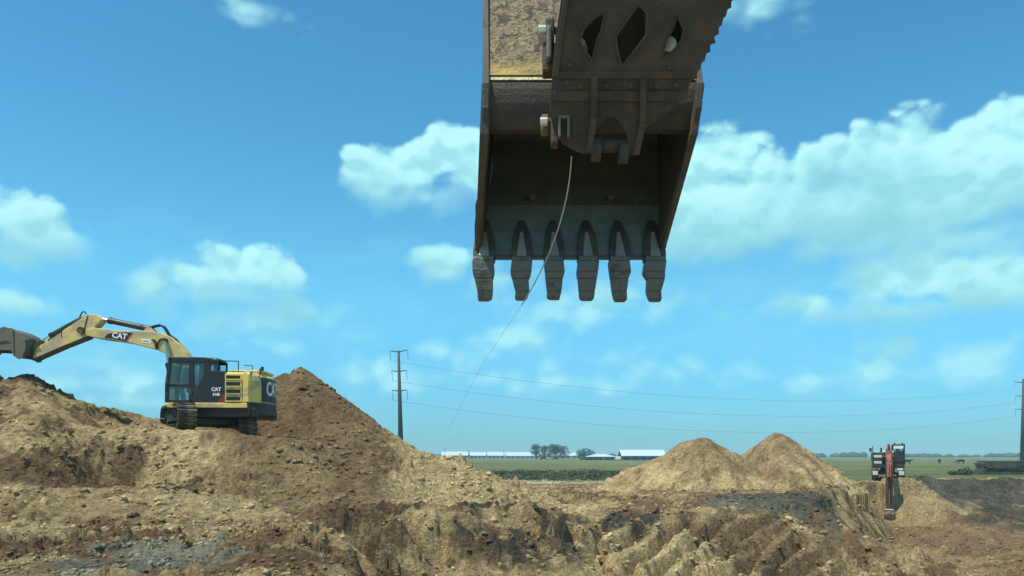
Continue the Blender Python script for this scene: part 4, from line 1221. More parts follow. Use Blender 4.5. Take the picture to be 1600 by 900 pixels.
    for y in (yb + .46, yb - .46):
        cylinder(root, (foot[0], y, foot[1]), (b0[0], y, b0[1]), .10, .62)
    MB().tube((b0[0], yb - .52, b0[1]), (b0[0], yb + .52, b0[1]), .07, n=12).build('boom_pin', STEEL, root)
    # arm cylinder over the boom
    q0 = L(236, 514.5, yb); q1 = L(160, 498.5, yb)
    cylinder(root, (q0[0], yb, q0[1]), (q1[0], yb, q1[1]), .115, .86)
    for y in (yb - .13, yb + .13):
        br = poly([(226, 518.5), (246, 520), (238, 512.5), (232, 512)], yb)
        MB().prism(br, y - .02, y + .02).build('cylinder_bracket', YEL2, root)
    # ---------------- stick
    sk = [(132, 522), (138, 524.3), (133, 527), (100, 540.5), (60, 558), (52.5, 561), (50.5, 558), (58, 542), (77, 530.5), (97, 516.5), (120, 501.5), (135, 491), (149, 490.8), (155.5, 495.5), (158.5, 499), (151, 507.5), (145, 512.5), (136, 516)]
    stick = MB().prism(poly(sk, yb + .24), yb - .23, yb + .23).build('stick', YEL2, root, bevel=.02)
    MB().prism(poly([(136.5, 493), (138, 493), (134, 508), (132.5, 514), (131, 514), (132.5, 507)], yb + .24), yb + .231, yb + .245).build('seam_strip', BLK, stick)
    MB().prism(poly([(138, 525), (134, 528), (100, 541.3), (60, 558.8), (53, 562.2), (52, 560.4), (60, 556.8), (100, 539.2), (133, 526)], yb + .24), yb - .20, yb + .2315).build('bottom_plate', BLK, stick)
    pv = L(134, 518, yb)
    MB().tube((pv[0], yb - .40, pv[1]), (pv[0], yb + .40, pv[1]), .13, n=16).build('arm_pin', STEEL, root)
    q0 = L(128, 499, yb); q1 = L(67, 531.5, yb)
    cylinder(root, (q0[0], yb, q0[1] + .02), (q1[0], yb, q1[1]), .105, .80)
    for y in (yb - .1, yb + .1):
        MB().prism(poly([(118, 503.5), (134, 492), (131, 495), (126, 497)], yb), y - .02, y + .02).build('cylinder_bracket', YEL2, root)
    hp_ = [L(*q, yb) for q in ((123, 501), (125, 494), (128.5, 487.5), (132, 487), (135, 491))]
    MB().path([(x, yb, z) for x, z in hp_], .025).build('hose', RUB, root)
    hp_ = [L(*q, yb + .2) for q in ((75, 532), (85, 525.5), (95, 518.5), (97, 517), (97, 527))]
    MB().path([(x, yb + .22, z) for x, z in hp_], .022).build('hose', RUB, root)
    # bucket linkage
    for y in (yb - .27, yb + .27):
        MB().prism(poly([(54, 552), (57.5, 552.5), (64, 531), (61, 528.5)], yb), y - .025, y + .025).build('link_arm', STEEL, root)
        MB().prism(poly([(60.5, 530), (64.5, 533), (47, 537), (41, 536.5), (41, 534.5)], yb), y - .02 + .06, y + .02 + .06).build('link_rod', STEEL, root)
    # ---------------- bucket
    bkt = empty('bucket'); bkt.parent = root
    yw = .58
    prof = [(49, 562.5), (56, 546), (54.5, 534), (47, 524.5), (35, 518), (21, 514), (11, 520), (2, 530), (-6, 541), (-12, 548.5)]
    inner = [(-9, 549.5), (0, 537), (10, 526), (21, 519.5), (34, 523), (44, 529), (49.5, 537), (50, 546), (45, 557)]
    MB().prism(poly(prof + inner, yb), yb - yw, yb + yw).build('shell', BSTEEL, bkt, bevel=.01)
    sd_ = [(50, 563), (56, 546), (54.5, 534), (47, 524.5), (35, 518), (21, 514), (11, 520), (2, 530), (-6, 541), (-12, 548.5), (10, 550), (33, 550.5), (37, 559), (44, 564)]
    for y in (yb - yw - .02, yb + yw + .02):
        MB().prism(poly(sd_, yb), y - .022, y + .022).build('side_plate', BSTEEL, bkt, bevel=.006)
    MB().prism(poly([(2, 539), (33, 535), (33, 537.5), (2, 542)], yb), yb + yw + .04, yb + yw + .06).build('wear_strip', STEEL, bkt)
    MB().prism(poly([(33, 516), (37, 518), (38, 559), (34.5, 551)], yb), yb + yw + .04, yb + yw + .075).build('side_bar', BSTEEL, bkt)
    tp = poly([(-9, 547), (-16, 554.5), (-18, 556.5), (-15, 551), (-12, 546.5)], yb)
    for i in range(5):
        y = yb - yw + .08 + i * (2 * yw - .16) / 4
        MB().prism(tp, y - .05, y + .05).build('tooth', STEEL, bkt)
    for y in (yb - .3, yb + .3):
        MB().prism(poly([(53, 563), (44, 562), (40, 534), (50, 527), (56, 545)], yb), y - .025, y + .025).build('hinge_ear', BSTEEL, bkt)
    q = L(51, 559.5, yb)
    MB().tube((q[0], yb - .36, q[1]), (q[0], yb + .36, q[1]), .075, n=14).build('bucket_pin', STEEL, root)


build_yellow()


# ------------------------------------------------------------------ red excavator across the pit
def build_red():
    D = 71.5
    cx = wx(1387, D); gz = float(surf(cx, D)[0]) + 0.0
    gz = wz(748.5, D)
    REDM = mat('faded_red_paint', (0.52, 0.15, 0.11), 0.55, var=0.25, dirt=(0.16, 0.10, 0.06), dirt_amt=0.5, dirt_scale=1.5)
    DRED = mat('dark_red_paint', (0.17, 0.055, 0.042), 0.6, var=0.3, dirt=(0.07, 0.05, 0.035), dirt_amt=0.5, dirt_scale=1.5)
    GRY = mat('grey_house_paint', (0.035, 0.038, 0.040), 0.5, dirt=(0.15, 0.12, 0.08), dirt_amt=0.3)
    LIT = mat('pale_panel', (0.62, 0.60, 0.52), 0.5, var=.15)
    root = empty('excavator', (cx, D, gz), R(-90 - 23))
    yaw = root.rotation_euler.z
    tag(root, 'small distant red excavator facing us with its arm reaching down into the pit', 'excavator')
    for s in (1, -1):
        t_ = track(root, s * 1.02, 3.6, .82, .55, n=40); t_.rotation_euler = (0, 0, 0)
    for s in (1, -1):
        MB().box((1.85, s * 1.02, .55), (.06, .40, .34)).build('track_guard', LIT, root, bevel=.02)
    MB().box((0, 0, .6), (1.6, 1.6, .36)).build('car_body', BLK, root, bevel=.04)
    MB().tube((0, 0, .75), (0, 0, .98), .6, n=20).build('swing_ring', BLK, root)
    MB().box((-.45, 0, 1.12), (3.7, 2.55, .30)).build('deck_frame', GRY, root, bevel=.04)
    MB().box((-1.0, 0, 1.80), (2.2, 2.5, 1.05)).build('engine_house', GRY, root, bevel=.06)
    MB().box((.55, -.82, 1.68), (1.0, .82, .85)).build('tool_box', GRY, root, bevel=.05)
    MB().box((1.06, -.80, 1.98), (.03, .62, .22)).build('toolbox_panel', LIT, root, bevel=.01)
    MB().box((1.06, -.80, 1.46), (.03, .60, .20)).build('toolbox_panel', LIT, root, bevel=.01)
    MB().path([(.9, -1.2, 2.1), (.9, -1.2, 2.85), (.1, -1.2, 2.85), (.1, -1.2, 2.2)], .03).build('handrail', GRY, root)
    MB().path([(1.0, -1.28, 1.5), (1.05, -1.36, 2.55)], .025).box((1.05, -1.38, 2.55), (.06, .20, .30)).build('mirror', BLK, root)
    MB().tube((-1.0, -.5, 2.3), (-1.0, -.5, 2.75), .07).build('exhaust_pipe', BLK, root)
    # cab on its left
    cab = empty('cab'); cab.parent = root
    y0, y1, x0, x1, z0, z1 = .36, 1.26, -.35, 1.28, 1.27, 2.92
    for (x, y) in ((x1, y0), (x1, y1), (x0, y0), (x0, y1), ((x0 + x1) / 2, y1), ((x0 + x1) / 2, y0)):
        MB().box((x, y, (z0 + z1) / 2), (.09, .09, z1 - z0)).build('post', BLK, cab, bevel=.01)
    MB().box(((x0 + x1) / 2, (y0 + y1) / 2, z1 + .04), (x1 - x0 + .15, y1 - y0 + .12, .11)).build('roof', BLK, cab, bevel=.03)
    MB().box((x1 + .03, (y0 + y1) / 2, z1 - .15), (.05, .74, .26)).build('visor', mat('visor_white', (.75, .78, .75), .4), cab, bevel=.01)
    MB().box(((x0 + x1) / 2, (y0 + y1) / 2, z0 + .2), (x1 - x0 - .02, y1 - y0 - .02, .42)).build('lower_shell', BLK, cab, bevel=.02)
    MB().box((x1 + .01, (y0 + y1) / 2, 2.02), (.012, y1 - y0 - .08, .95)).build('windscreen', glass_mat('dark_cab_glass', (.30, .36, .36)), cab)
    for y in (y0, y1):
        MB().box(((x0 + x1) / 2, y, 2.15), (x1 - x0 - .1, .012, 1.2)).build('side_pane', GLASS, cab)
    MB().box((x0, (y0 + y1) / 2, 2.15), (.012, y1 - y0 - .1, 1.2)).build('rear_pane', GLASS, cab)
    MB().box((.25, .8, 1.75), (.5, .5, .14)).box((-.02, .8, 2.1), (.14, .46, .65)).box((-.05, .8, 2.52), (.12, .28, .2)).build('seat', SEAT, cab, bevel=.03)
    MB().tube((x1, .5, z1 + .1), (x1, .5, z1 + .22), .06).tube((x1, 1.1, z1 + .1), (x1, 1.1, z1 + .22), .06).build('work_lamps', BLK, cab)
    MB().box((1.55, .82, .78), (.10, .66, .34)).build('bumper_plate', LIT, root, bevel=.03)
    # boom: rises forward, then the stick drops into the pit in front
    bpts = [(.35, 1.55), (1.0, 2.45), (2.2, 2.86), (3.4, 2.50), (4.2, 1.7), (4.25, 1.45), (3.3, 2.05), (2.2, 2.28), (1.3, 1.95), (.6, 1.35)]
    MB().prism(bpts, -.20, .20).build('boom', REDM, root, bevel=.03)
    for y in (-.34, .34):
        cylinder(root, (.75, y, 1.3), (2.3, y, 2.4), .10, .6)
    spts = [(4.05, 2.4), (4.5, 2.15), (4.75, 1.2), (4.35, -2.55), (4.12, -2.6), (4.05, -.5), (3.95, 1.2)]
    st = MB().prism(spts, -.27, .27).build('stick', DRED, root, bevel=.03)
    MB().prism([(4.3, 2.22), (4.55, 2.1), (4.80, 1.25), (4.765, .3), (4.745, 1.2), (4.48, 2.05)], -.20, .12).build('stick_plate', REDM, st)
    cylinder(root, (2.2, 0, 2.95), (4.2, 0, 2.35), .10, .7)
    cylinder(root, (4.72, 0, 1.1), (4.60, 0, -1.9), .085, .6)
    # bucket hanging at the bottom of the pit
    bk = empty('bucket'); bk.parent = root
    pr = [(4.2, -2.45), (4.55, -2.45), (4.85, -2.75), (4.80, -3.2), (4.35, -3.55), (3.75, -3.65), (3.70, -3.60), (4.30, -3.45), (4.70, -3.15), (4.74, -2.80), (4.50, -2.56), (4.2, -2.55)]
    MB().prism(pr, -.36, .36).build('shell', STEEL, bk)
    for y in (-.37, .37):
        MB().prism([(4.2, -2.45), (4.55, -2.45), (4.85, -2.75), (4.80, -3.2), (4.35, -3.55), (3.75, -3.65), (4.0, -3.0)], y - .015, y + .015).build('side_plate', STEEL, bk)
    for i in range(4):
        y = -.30 + i * .2
        MB().prism([(3.8, -3.60), (3.52, -3.72), (3.8, -3.67)], y - .045, y + .045).build('tooth', STEEL, bk)
    MB().box((4.55, 0, -2.40), (.16, .62, .10)).build('link_bar', LIT, root, bevel=.02)


build_red()


# ------------------------------------------------------------------ monopoles and wires
def build_poles():
    PM = mat('weathered_steel_pole', (0.050, 0.048, 0.046), 0.7, 0.2, var=.2, scale=.3)
    INS = mat('insulator', (0.10, 0.11, 0.11), .5)
    spec = [dict(px=627, d=215, lean=-.035, arms=[550, 580.5, 611], top=548, lab='tall dark steel power pole standing behind the spoil mound'),
            dict(px=1598, d=300, lean=.018, arms=[598, 619, 640], top=592, lab='tall dark steel power pole at the right edge behind the timber mats')]
    ends = []
    dirv = Vector((wx(1598, 300) - wx(627, 215), 300 - 215, 0)).normalized()
    acr = Vector((-dirv.y, dirv.x, 0)); acr = Vector((0.93, -0.37, 0)).normalized()
    for s in spec:
        d = s['d']; b = Vector((wx(s['px'], d), d, 0)); top = Vector((b.x + s['lean'] * 20, d, wz(s['top'], d)))
        root = empty('power_pole', b); tag(root, s['lab'], 'power pole', 'steel power poles of the line across the field')
        MB().tube((0, 0, 0), tuple(top - b), .78 if d < 250 else .95, .30 if d < 250 else .42, 14).build('shaft', PM, root, smooth=True)
        e = []
        for k, ya in enumerate(s['arms']):
            z = wz(ya, d); f = (z - 0) / (top.z); c = (top - b) * f
            half = 2.6 if k == 0 else 2.2
            if d > 250: half *= 1.15
            for sg in (-1, 1):
                tip = c + acr * sg * half + Vector((0, 0, .25 if k else .45))
                MB().tube(c, tip, .17, .09, 8).build('cross_arm', PM, root)
                lo = tip + Vector((0, 0, -2.6)) + dirv * .2
                i_ = MB()
                for q in range(9):
                    a0 = tip.lerp(lo, q / 9 + .02); a1 = tip.lerp(lo, q / 9 + .08)
                    i_.tube(a0, a1, .11, .03, 8)
                i_.tube(tip, lo, .03, n=5)
                i_.build('insulator_string', INS, root)
                if sg == -1: e.append(b + lo)
        ends.append(e)
    WM = mat('power_line', (0.26, 0.28, 0.28), .5)
    names = ['top', 'middle', 'bottom']
    # sag of each visible conductor
    for k in range(3):
        a, c = ends[0][k], ends[1][k]
        mb = MB(); pts = []
        for i in range(41):
            f = i / 40; p = a.lerp(c, f); p.z -= (7.2, 7.0, 7.2)[k] * 4 * f * (1 - f); pts.append(p)
        mb.path(pts, .040, 5)
        o = mb.build('power_line', WM); tag(o, names[k] + ' sagging power line strung between the two steel poles', 'power line', 'power lines across the field')
        # the same conductor runs on past the left pole and past the right pole
    return


build_poles()


# ------------------------------------------------------------------ trees, bushes
def leaf_mat(name, col):
    if name in MATS: return MATS[name]
    m = bpy.data.materials.new(name); m.use_nodes = True; t = NT(m.node_tree); b = t.n['Principled BSDF']
    geo = t.n.new('ShaderNodeNewGeometry')
    v = t.math('MULTIPLY_ADD', geo.outputs['Random Per Island'], 0.9, 0.55)
    c = t.vec('SCALE', col); t.put(c.node.inputs[3], v)
    t.l.new(c, b.inputs['Base Color']); b.inputs['Roughness'].default_value = .8; b.inputs['Specular IOR Level'].default_value = .15
    MATS[name] = m; return m


def leaves(rnd, centers, n, size, flat=.8):
    """many small leaf-clump faces through lobes (c, radii)"""
    mb = MB()
    for _ in range(n):
        c, r = rnd.choice(centers)
        while True:
            p = Vector((rnd.uniform(-1, 1), rnd.uniform(-1, 1), rnd.uniform(-1, 1)))
            if .25 < p.length < 1: break
        p = p.normalized() * (p.length ** .5)
        q = Vector((c[0] + p.x * r[0], c[1] + p.y * r[1], c[2] + p.z * r[2]))
        nn = (p + Vector((rnd.gauss(0, .6), rnd.gauss(0, .6), rnd.gauss(.3, .5)))).normalized()
        a = nn.orthogonal().normalized(); b = nn.cross(a); s = size * rnd.uniform(.6, 1.4); t = rnd.uniform(0, 6.28)
        a, b = a * math.cos(t) + b * math.sin(t), b * math.cos(t) - a * math.sin(t)
        mb.add([q - a * s, q - b * s * .6, q + a * s, q + b * s * .6 + nn * s * .3], [(0, 1, 2, 3)])
    return mb


def build_trees():
    rnd = random.Random(11)
    BARK = mat('bark', (0.06, 0.048, 0.036), .9)
    LM = leaf_mat('leaves_dark', (0.030, 0.052, 0.026))
    LM2 = leaf_mat('leaves_mid', (0.042, 0.066, 0.032))
    d = 560
    def tree(px, top, wpx, base, dd, lab, mm, crown_lo=.20, grp='tall trees in front of the white sheds', n=1300, lobes=15):
        x = wx(px, dd); h = wz(top, dd) - 0.0; w = wpx / F * dd / 2 * 1.25
        r = empty('tree', (x, dd, 0)); tag(r, lab, 'tree', grp)
        tr = MB(); tr.tube((0, 0, 0), (.2, 0, h * .55), h * .035, h * .022, 8)
        cs = []
        for i in range(lobes):
            a = rnd.uniform(0, 6.28); q = rnd.uniform(.1, .70); zz = rnd.uniform(crown_lo + .05, .88)
            wz_ = 1.0 if zz < .7 else .7
            c = (math.cos(a) * w * q * wz_, math.sin(a) * w * q * wz_, h * zz)
            cs.append((c, (w * rnd.uniform(.36, .55), w * rnd.uniform(.36, .55), h * rnd.uniform(.12, .19))))
            tr.tube((.1, 0, h * rnd.uniform(.3, .5)), c, h * .012, h * .004, 5)
        tr.build('trunk', BARK, r)
        leaves(rnd, cs, n, h * .032).build('crown', mm, r)
    tree(838, 694, 18, 717, d, 'slim tall tree at the left of the clump before the white sheds', LM)
    tree(851, 694.5, 18, 717, d + 15, 'bushy tall tree second from left in the clump by the sheds', LM2, .16)
    tree(866, 693, 24, 717, d - 10, 'broadest tall tree in the middle of the clump by the sheds', LM, .12, n=1800)
    tree(880, 696, 20, 717, d + 8, 'rightmost tall tree of the clump by the white sheds', LM2, .16)
    # the rounded tree to the right
    x = wx(915, 520); r = empty('tree', (x, 520, 0)); tag(r, 'dense dome-shaped dark tree standing alone behind the hip-roofed house', 'tree')
    MB().tube((0, 0, 0), (0, 0, 4), .5, .3, 8).build('trunk', BARK, r)
    cs = [((0, 0, 3.6), (6.2, 5, 3.4))] + [((math.cos(k) * 4, math.sin(k) * 3.5, 3.2 + 1.2 * math.sin(k * 2.1)), (2.6, 2.4, 2.3)) for k in np.arange(0, 6.2, .7)] + [((0, 0, 5.6), (3.4, 3, 1.8))]
    leaves(rnd, cs, 1500, .34).build('crown', LM, r)
    # distant wood along the horizon
    TL = leaf_mat('far_leaves', (0.032, 0.050, 0.034))
    mb = MB()
    for i in range(900):
        px = rnd.uniform(-700, 2500); dd = rnd.uniform(1150, 1500)
        if 640 < px < 960: dd += 300
        h = rnd.uniform(4.5, 6.5) + 1.4 * math.sin(px * .02) + .8 * math.sin(px * .053); w = rnd.uniform(5, 10)
        c = Vector((wx(px, dd), dd, h * .45)); k = 7
        vs = []; ringz = [(0, .75), (.35, 1.0), (.75, .8), (1.0, .3)]
        for zz, rr in ringz:
            for j in range(k):
                a = 6.283 * j / k; q = rr * rnd.uniform(.8, 1.2)
                vs.append((c.x + math.cos(a) * w * q, c.y + math.sin(a) * w * q, (h - .2) * zz * rnd.uniform(.93, 1.07)))
        fs = [(l * k + j, l * k + (j + 1) % k, (l + 1) * k + (j + 1) % k, (l + 1) * k + j) for l in range(3) for j in range(k)] + [tuple(range(3 * k, 4 * k))]
        mb.add(vs, fs)
    o = mb.build('distant_wood', TL); tag(o, 'low dark line of woodland along the horizon', 'woodland', kind='stuff')
    # rank weeds and turned sods in front of the near field
    W = leaf_mat('weed_leaves', (0.085, 0.098, 0.056))
    mb = MB(); cs = []
    for i in range(900):
        dd = rnd.uniform(79, 126); px = rnd.uniform(745, 1000)
        x = wx(px, dd); s = (.08 + .34 * rnd.random() ** 2.8) * (1.0 + .5 * math.sin(px * .05) * math.sin(px * .021 + 1))
        if math.sin(px * .09 + dd * .4) + math.sin(px * .037 - dd * .13) < -.5: continue
        cs.append(((x, dd, s * .35 + .02), (s * 1.5, s, s * .7)))
    wd = leaves(rnd, cs, 12000, .11).build('weeds', W); tag(wd, 'dark rank weeds beyond the pale sandy track', 'weeds', kind='stuff')
    # scrub by the timber mats
    for k, (px, dd, s, lab) in enumerate(((1487, 101, 0.6, 'low dark bush left of the timber mat stack'), (1510, 102, 0.95, 'taller dark bush touching the left end of the timber mat stack'),
                                     (1438, 80, .55, 'small dark weed clump on the pit rim right of the red excavator'), (1416, 79, .45, 'tiny dark weed clump beside the red excavator tracks'))):
        x = wx(px, dd); r = empty('bush', (x, dd, float(surf(x, dd)[0]))); tag(r, lab, 'bush')
        cs = [((rnd.uniform(-1, 1) * s, rnd.uniform(-.6, .6) * s, s * rnd.uniform(.25, .6)), (s * .55, s * .5, s * .45)) for _ in range(6)]
        st = MB()
        for c, _r in cs: st.tube((0, 0, -.1), c, .03 * s, .015 * s, 5)
        st.build('stems', BARK, r); leaves(rnd, cs, 420, .10 * s + .03).build('foliage', W, r)


build_trees()


# ------------------------------------------------------------------ far buildings
def build_buildings():
    RW = mat('white_sheet_roof', (0.48, 0.56, 0.58), .45, .0, var=.08, scale=.2)
    WL = mat('pale_shed_wall', (0.34, 0.42, 0.43), .7, var=.1, scale=.3)
    DK = mat('dark_barn_wall', (0.07, 0.085, 0.085), .7, var=.2, scale=.3)
    OPEN = mat('dark_opening', (0.012, 0.014, 0.015), .9)

    def shed(name, px0, px1, dd, eave, ridge, depth, lab, wall=WL, roof=RW, grp=None, bays=5, cat='shed'):
        x0, x1 = wx(px0, dd), wx(px1, dd); r = empty(name, ((x0 + x1) / 2, dd, 0)); tag(r, lab, cat, grp)
        hw = (x1 - x0) / 2
        MB().box((0, depth / 2, eave / 2), (2 * hw, depth, eave)).build('wall', wall, r)
        a = [(-.4, eave - .15), (depth / 2, ridge), (depth + .4, eave - .15), (depth + .4, eave + .1), (depth / 2, ridge + .25), (-.4, eave + .1)]
        MB().loft([(-hw - .4, y, z) for y, z in a], [(hw + .4, y, z) for y, z in a]).build('roof', roof, r)
        for i in range(bays):
            x = -hw + (i + .5) * 2 * hw / bays
            MB().box((x, -.01, eave * .42), (2 * hw / bays * .6, .06, eave * .7)).build('opening', OPEN if wall is not WL else DK, r)
        return r
    G = 'long white sheds on the horizon'
    shed('long_shed', 690, 731, 690, 2.6, 5.6, 18, 'leftmost long white shed, partly hidden by the spoil mound slope', grp=G, bays=6)
    shed('long_shed', 734, 759, 700, 2.4, 5.2, 18, 'short white shed second from the left on the horizon', grp=G, bays=4)
    shed('long_shed', 762, 788, 705, 2.4, 5.4, 18, 'short white shed third from the left on the horizon', grp=G, bays=4)
    shed('long_shed', 791, 842, 715, 2.2, 5.2, 18, 'longest white shed ending behind the clump of trees', grp=G, bays=7)
    shed('long_shed', 846, 902, 740, 2.4, 4.9, 18, 'white shed between the clump of trees and the dome-shaped tree', grp=G, bays=6)
    shed('barn', 972, 1040, 430, 2.3, 5.3, 15, 'metal-roofed dark barn half hidden by the lower dirt heap', wall=DK, bays=5, cat='barn')
    # hip-roofed low house
    dd = 440; x0, x1 = wx(917, dd), wx(962, dd); r = empty('house', ((x0 + x1) / 2, dd, 0)); tag(r, 'low house with pale hip roof and dark porch left of the barn', 'house')
    hw = (x1 - x0) / 2
    MB().box((0, 4.5, 1.0), (2 * hw - 1.5, 8, 2.0)).build('wall', DK, r)
    MB().add([(-hw, -.6, 1.75), (hw, -.6, 1.75), (hw, 9.6, 1.75), (-hw, 9.6, 1.75), (-hw * .35, 4.5, 3.3), (hw * .35, 4.5, 3.3), (-hw, -.6, 1.9), (hw, -.6, 1.9), (hw, 9.6, 1.9), (-hw, 9.6, 1.9)],
             [(3, 2, 1, 0), (0, 1, 7, 6), (1, 2, 8, 7), (2, 3, 9, 8), (3, 0, 6, 9), (6, 7, 5, 4), (7, 8, 5), (8, 9, 4, 5), (9, 6, 4)]).build('roof', RW, r)
    for i in range(6):
        x = -hw + .5 + i * (2 * hw - 1) / 5
        MB().box((x, -.2, .87), (.18, .18, 1.75)).build('porch_post', WL, r)
    dr = MB().box((1.2, .47, .95), (1.0, .05, 1.9)).build('door', WL, r)
    # white box van / tank beside the barn
    dd = 415; r = empty('trailer', (wx(966, dd), dd, 0)); tag(r, 'small white trailer parked between the house and the barn', 'trailer')
    MB().box((0, 0, 1.25), (2.2, 3.5, 1.5)).build('body', WHITE, r, bevel=.1)
    for x in (-.9, .9):
        for y in (-1, 1): MB().tube((x - .12, y, .35), (x + .12, y, .35), .35, n=10).build('wheel', RUB, r)
    # vehicles at the tree line
    CARD = mat('dark_car_paint', (0.022, 0.026, 0.032), .35); CARW = mat('silver_car_paint', (0.45, 0.47, 0.47), .35)
    for px, dd, mm, lab in ((849, 500, CARD, 'dark car parked below the left of the tree clump'), (859, 490, CARW, 'pale silver car parked beside the dark car below the trees'),
                            (867, 505, CARD, 'dark car below the right half of the tree clump'), (912, 430, CARD, 'dark car parked in front of the dome-shaped tree')):
        r = empty('parked_car', (wx(px, dd), dd, 0), R(8)); tag(r, lab, 'car', 'cars parked by the trees')
        MB().prism([(-2.1, .35), (-2.15, .85), (-1.3, .95), (1.2, .98), (2.1, .8), (2.15, .38)], -.85, .85).build('body', mm, r, bevel=.06)
        cb = MB().hexa([(-1.5, -.78, .95), (1.0, -.78, .95), (1.0, .78, .95), (-1.5, .78, .95), (-1.1, -.62, 1.5), (.4, -.62, 1.5), (.4, .62, 1.5), (-1.1, .62, 1.5)]).build('cabin', mm, r, bevel=.05)
        MB().hexa([(-1.15, -.80, 1.02), (.75, -.80, 1.02), (.75, -.74, 1.02), (-1.15, -.74, 1.02), (-.95, -.69, 1.42), (.35, -.69, 1.42), (.35, -.63, 1.42), (-.95, -.63, 1.42)]).build('side_window', OPEN, cb)
        for x in (-1.3, 1.35):
            for y in (-.85, .85):
                MB().tube((x, y - .1, .33), (x, y + .1, .33), .33, n=12).build('wheel', RUB, r)
    # small roadside poles
    WP = mat('wood_pole', (0.08, 0.07, 0.06), .9)
    for px, top, dd, lab in ((695, 701, 640, 'thin wooden utility pole at the foot of the mound slope'), (732, 703, 640, 'thin wooden utility pole between the leftmost two sheds'), (787, 703, 640, 'thin wooden utility pole before the long shed')):
        r = empty('utility_pole', (wx(px, dd), dd, 0)); tag(r, lab, 'utility pole', 'thin poles before the white sheds')
        h = wz(top, dd)
        MB().tube((0, 0, 0), (0, 0, h), .16, .11, 8).build('shaft', WP, r)
        MB().box((0, 0, h - .5), (1.9, .12, .14)).build('cross_arm', WP, r)


build_buildings()


# ------------------------------------------------------------------ cattle
def build_cattle():
    HIDE = mat('black_hide', (0.012, 0.011, 0.011), .8, var=.3)
    def cow(px, d, yaw, graze, lab):
        r = empty('cow', (wx(px, d), d, 0.0), yaw); tag(r, lab, 'cow', 'black cattle grazing on the field')
        J = {'hip': (-.75, 0, 1.12, .30, .27), 'mid': (-.1, 0, 1.02, .36, .33), 'chest': (.55, 0, 1.02, .32, .31), 'neck': (.95, 0, 1.12, .20, .17),
             'rump': (-.98, 0, 1.12, .16, .17), 'tail1': (-1.05, 0, 1.0, .05, .05), 'tail2': (-1.10, 0, .5, .04, .04)}
        if graze: J.update(poll=(1.30, 0, .72, .14, .13), nose=(1.52, 0, .30, .09, .08))
        else: J.update(poll=(1.30, 0, 1.35, .15, .13), nose=(1.72, 0, 1.18, .09, .08))
        ed = [('hip', 'mid'), ('mid', 'chest'), ('chest', 'neck'), ('neck', 'poll'), ('poll', 'nose'), ('hip', 'rump'), ('rump', 'tail1'), ('tail1', 'tail2')]
        for s, y in (('l', .2), ('r', -.2)):
            J['fs' + s] = (.58, y * .9, .85, .15, .14); J['fk' + s] = (.60, y, .48, .075, .075); J['ff' + s] = (.58, y, .04, .065, .065)
            J['hs' + s] = (-.72, y * .9, .90, .17, .15); J['hk' + s] = (-.62, y, .68, .11, .10); J['hh' + s] = (-.86, y, .45, .07, .07); J['hf' + s] = (-.80, y, .04, .065, .065)
            J['ear' + s] = (J['poll'][0] - .02, y * 1.2, J['poll'][2] + .03, .04, .05)
            ed += [('chest', 'fs' + s), ('fs' + s, 'fk' + s), ('fk' + s, 'ff' + s), ('hip', 'hs' + s), ('hs' + s, 'hk' + s), ('hk' + s, 'hh' + s), ('hh' + s, 'hf' + s), ('poll', 'ear' + s)]
        k = list(J); me = bpy.data.meshes.new('body'); me.from_pydata([J[q][:3] for q in k], [(k.index(a), k.index(b)) for a, b in ed], [])
        o = link('body', me, HIDE, r)
        md = o.modifiers.new('skin', 'SKIN')
        if not me.skin_vertices:
            bm = bmesh.new(); bm.from_mesh(me); bm.verts.layers.skin.verify(); bm.to_mesh(me); bm.free()
        for i, q in enumerate(k):
            me.skin_vertices[0].data[i].radius = J[q][3:]; me.skin_vertices[0].data[i].use_root = (q == 'mid')
        o.modifiers.new('sub', 'SUBSURF').render_levels = 2
    cow(1418, 225, R(8), False, 'black cow just right of the red excavator cab')
    cow(1468, 250, R(75), True, 'black cow seen end-on in the middle of the three')
    cow(1501, 232, R(176), True, 'black cow standing side-on nearest the timber mats')


build_cattle()


# ------------------------------------------------------------------ timber mats at the right
def build_mats():
    rnd = random.Random(3)
    WD = mat('weathered_timber', (0.105, 0.098, 0.080), .9, var=.4, scale=2.0, dirt=(0.045, 0.042, 0.036), dirt_amt=.5, bump=.6)
    d0 = 104; x0 = wx(1533, d0)
    order = ['lowest', 'second-lowest', 'third', 'fourth', 'fifth', 'sixth', 'topmost']
    z = 0.02
    for k in range(7):
        off = rnd.uniform(-.3, .4) + k * .12
        z += .02
        r = empty('timber_mat', (x0 + 4.0 + off, d0 + 1.2 + rnd.uniform(-.15, .15), z), rnd.uniform(-.03, .03))
        tag(r, order[k] + ' weathered timber mat in the stack at the right edge', 'timber mat', 'stacked timber mats')
        for j in range(4):
            MB().box((rnd.uniform(-.08, .08), -.93 + j * .62, .125), (8.0 + rnd.uniform(-.15, .15), .58, .23)).build('beam', WD, r, bevel=.02)
        for x in (-2.6, 2.6):
            MB().tube((x, -1.26, .125), (x, 1.26, .125), .03, n=8).build('bolt_rod', STEEL, r)
        z += .225
        if k < 6:
            pass
    # bearers (dunnage) between alternate layers keep the dark slots
    return


build_mats()


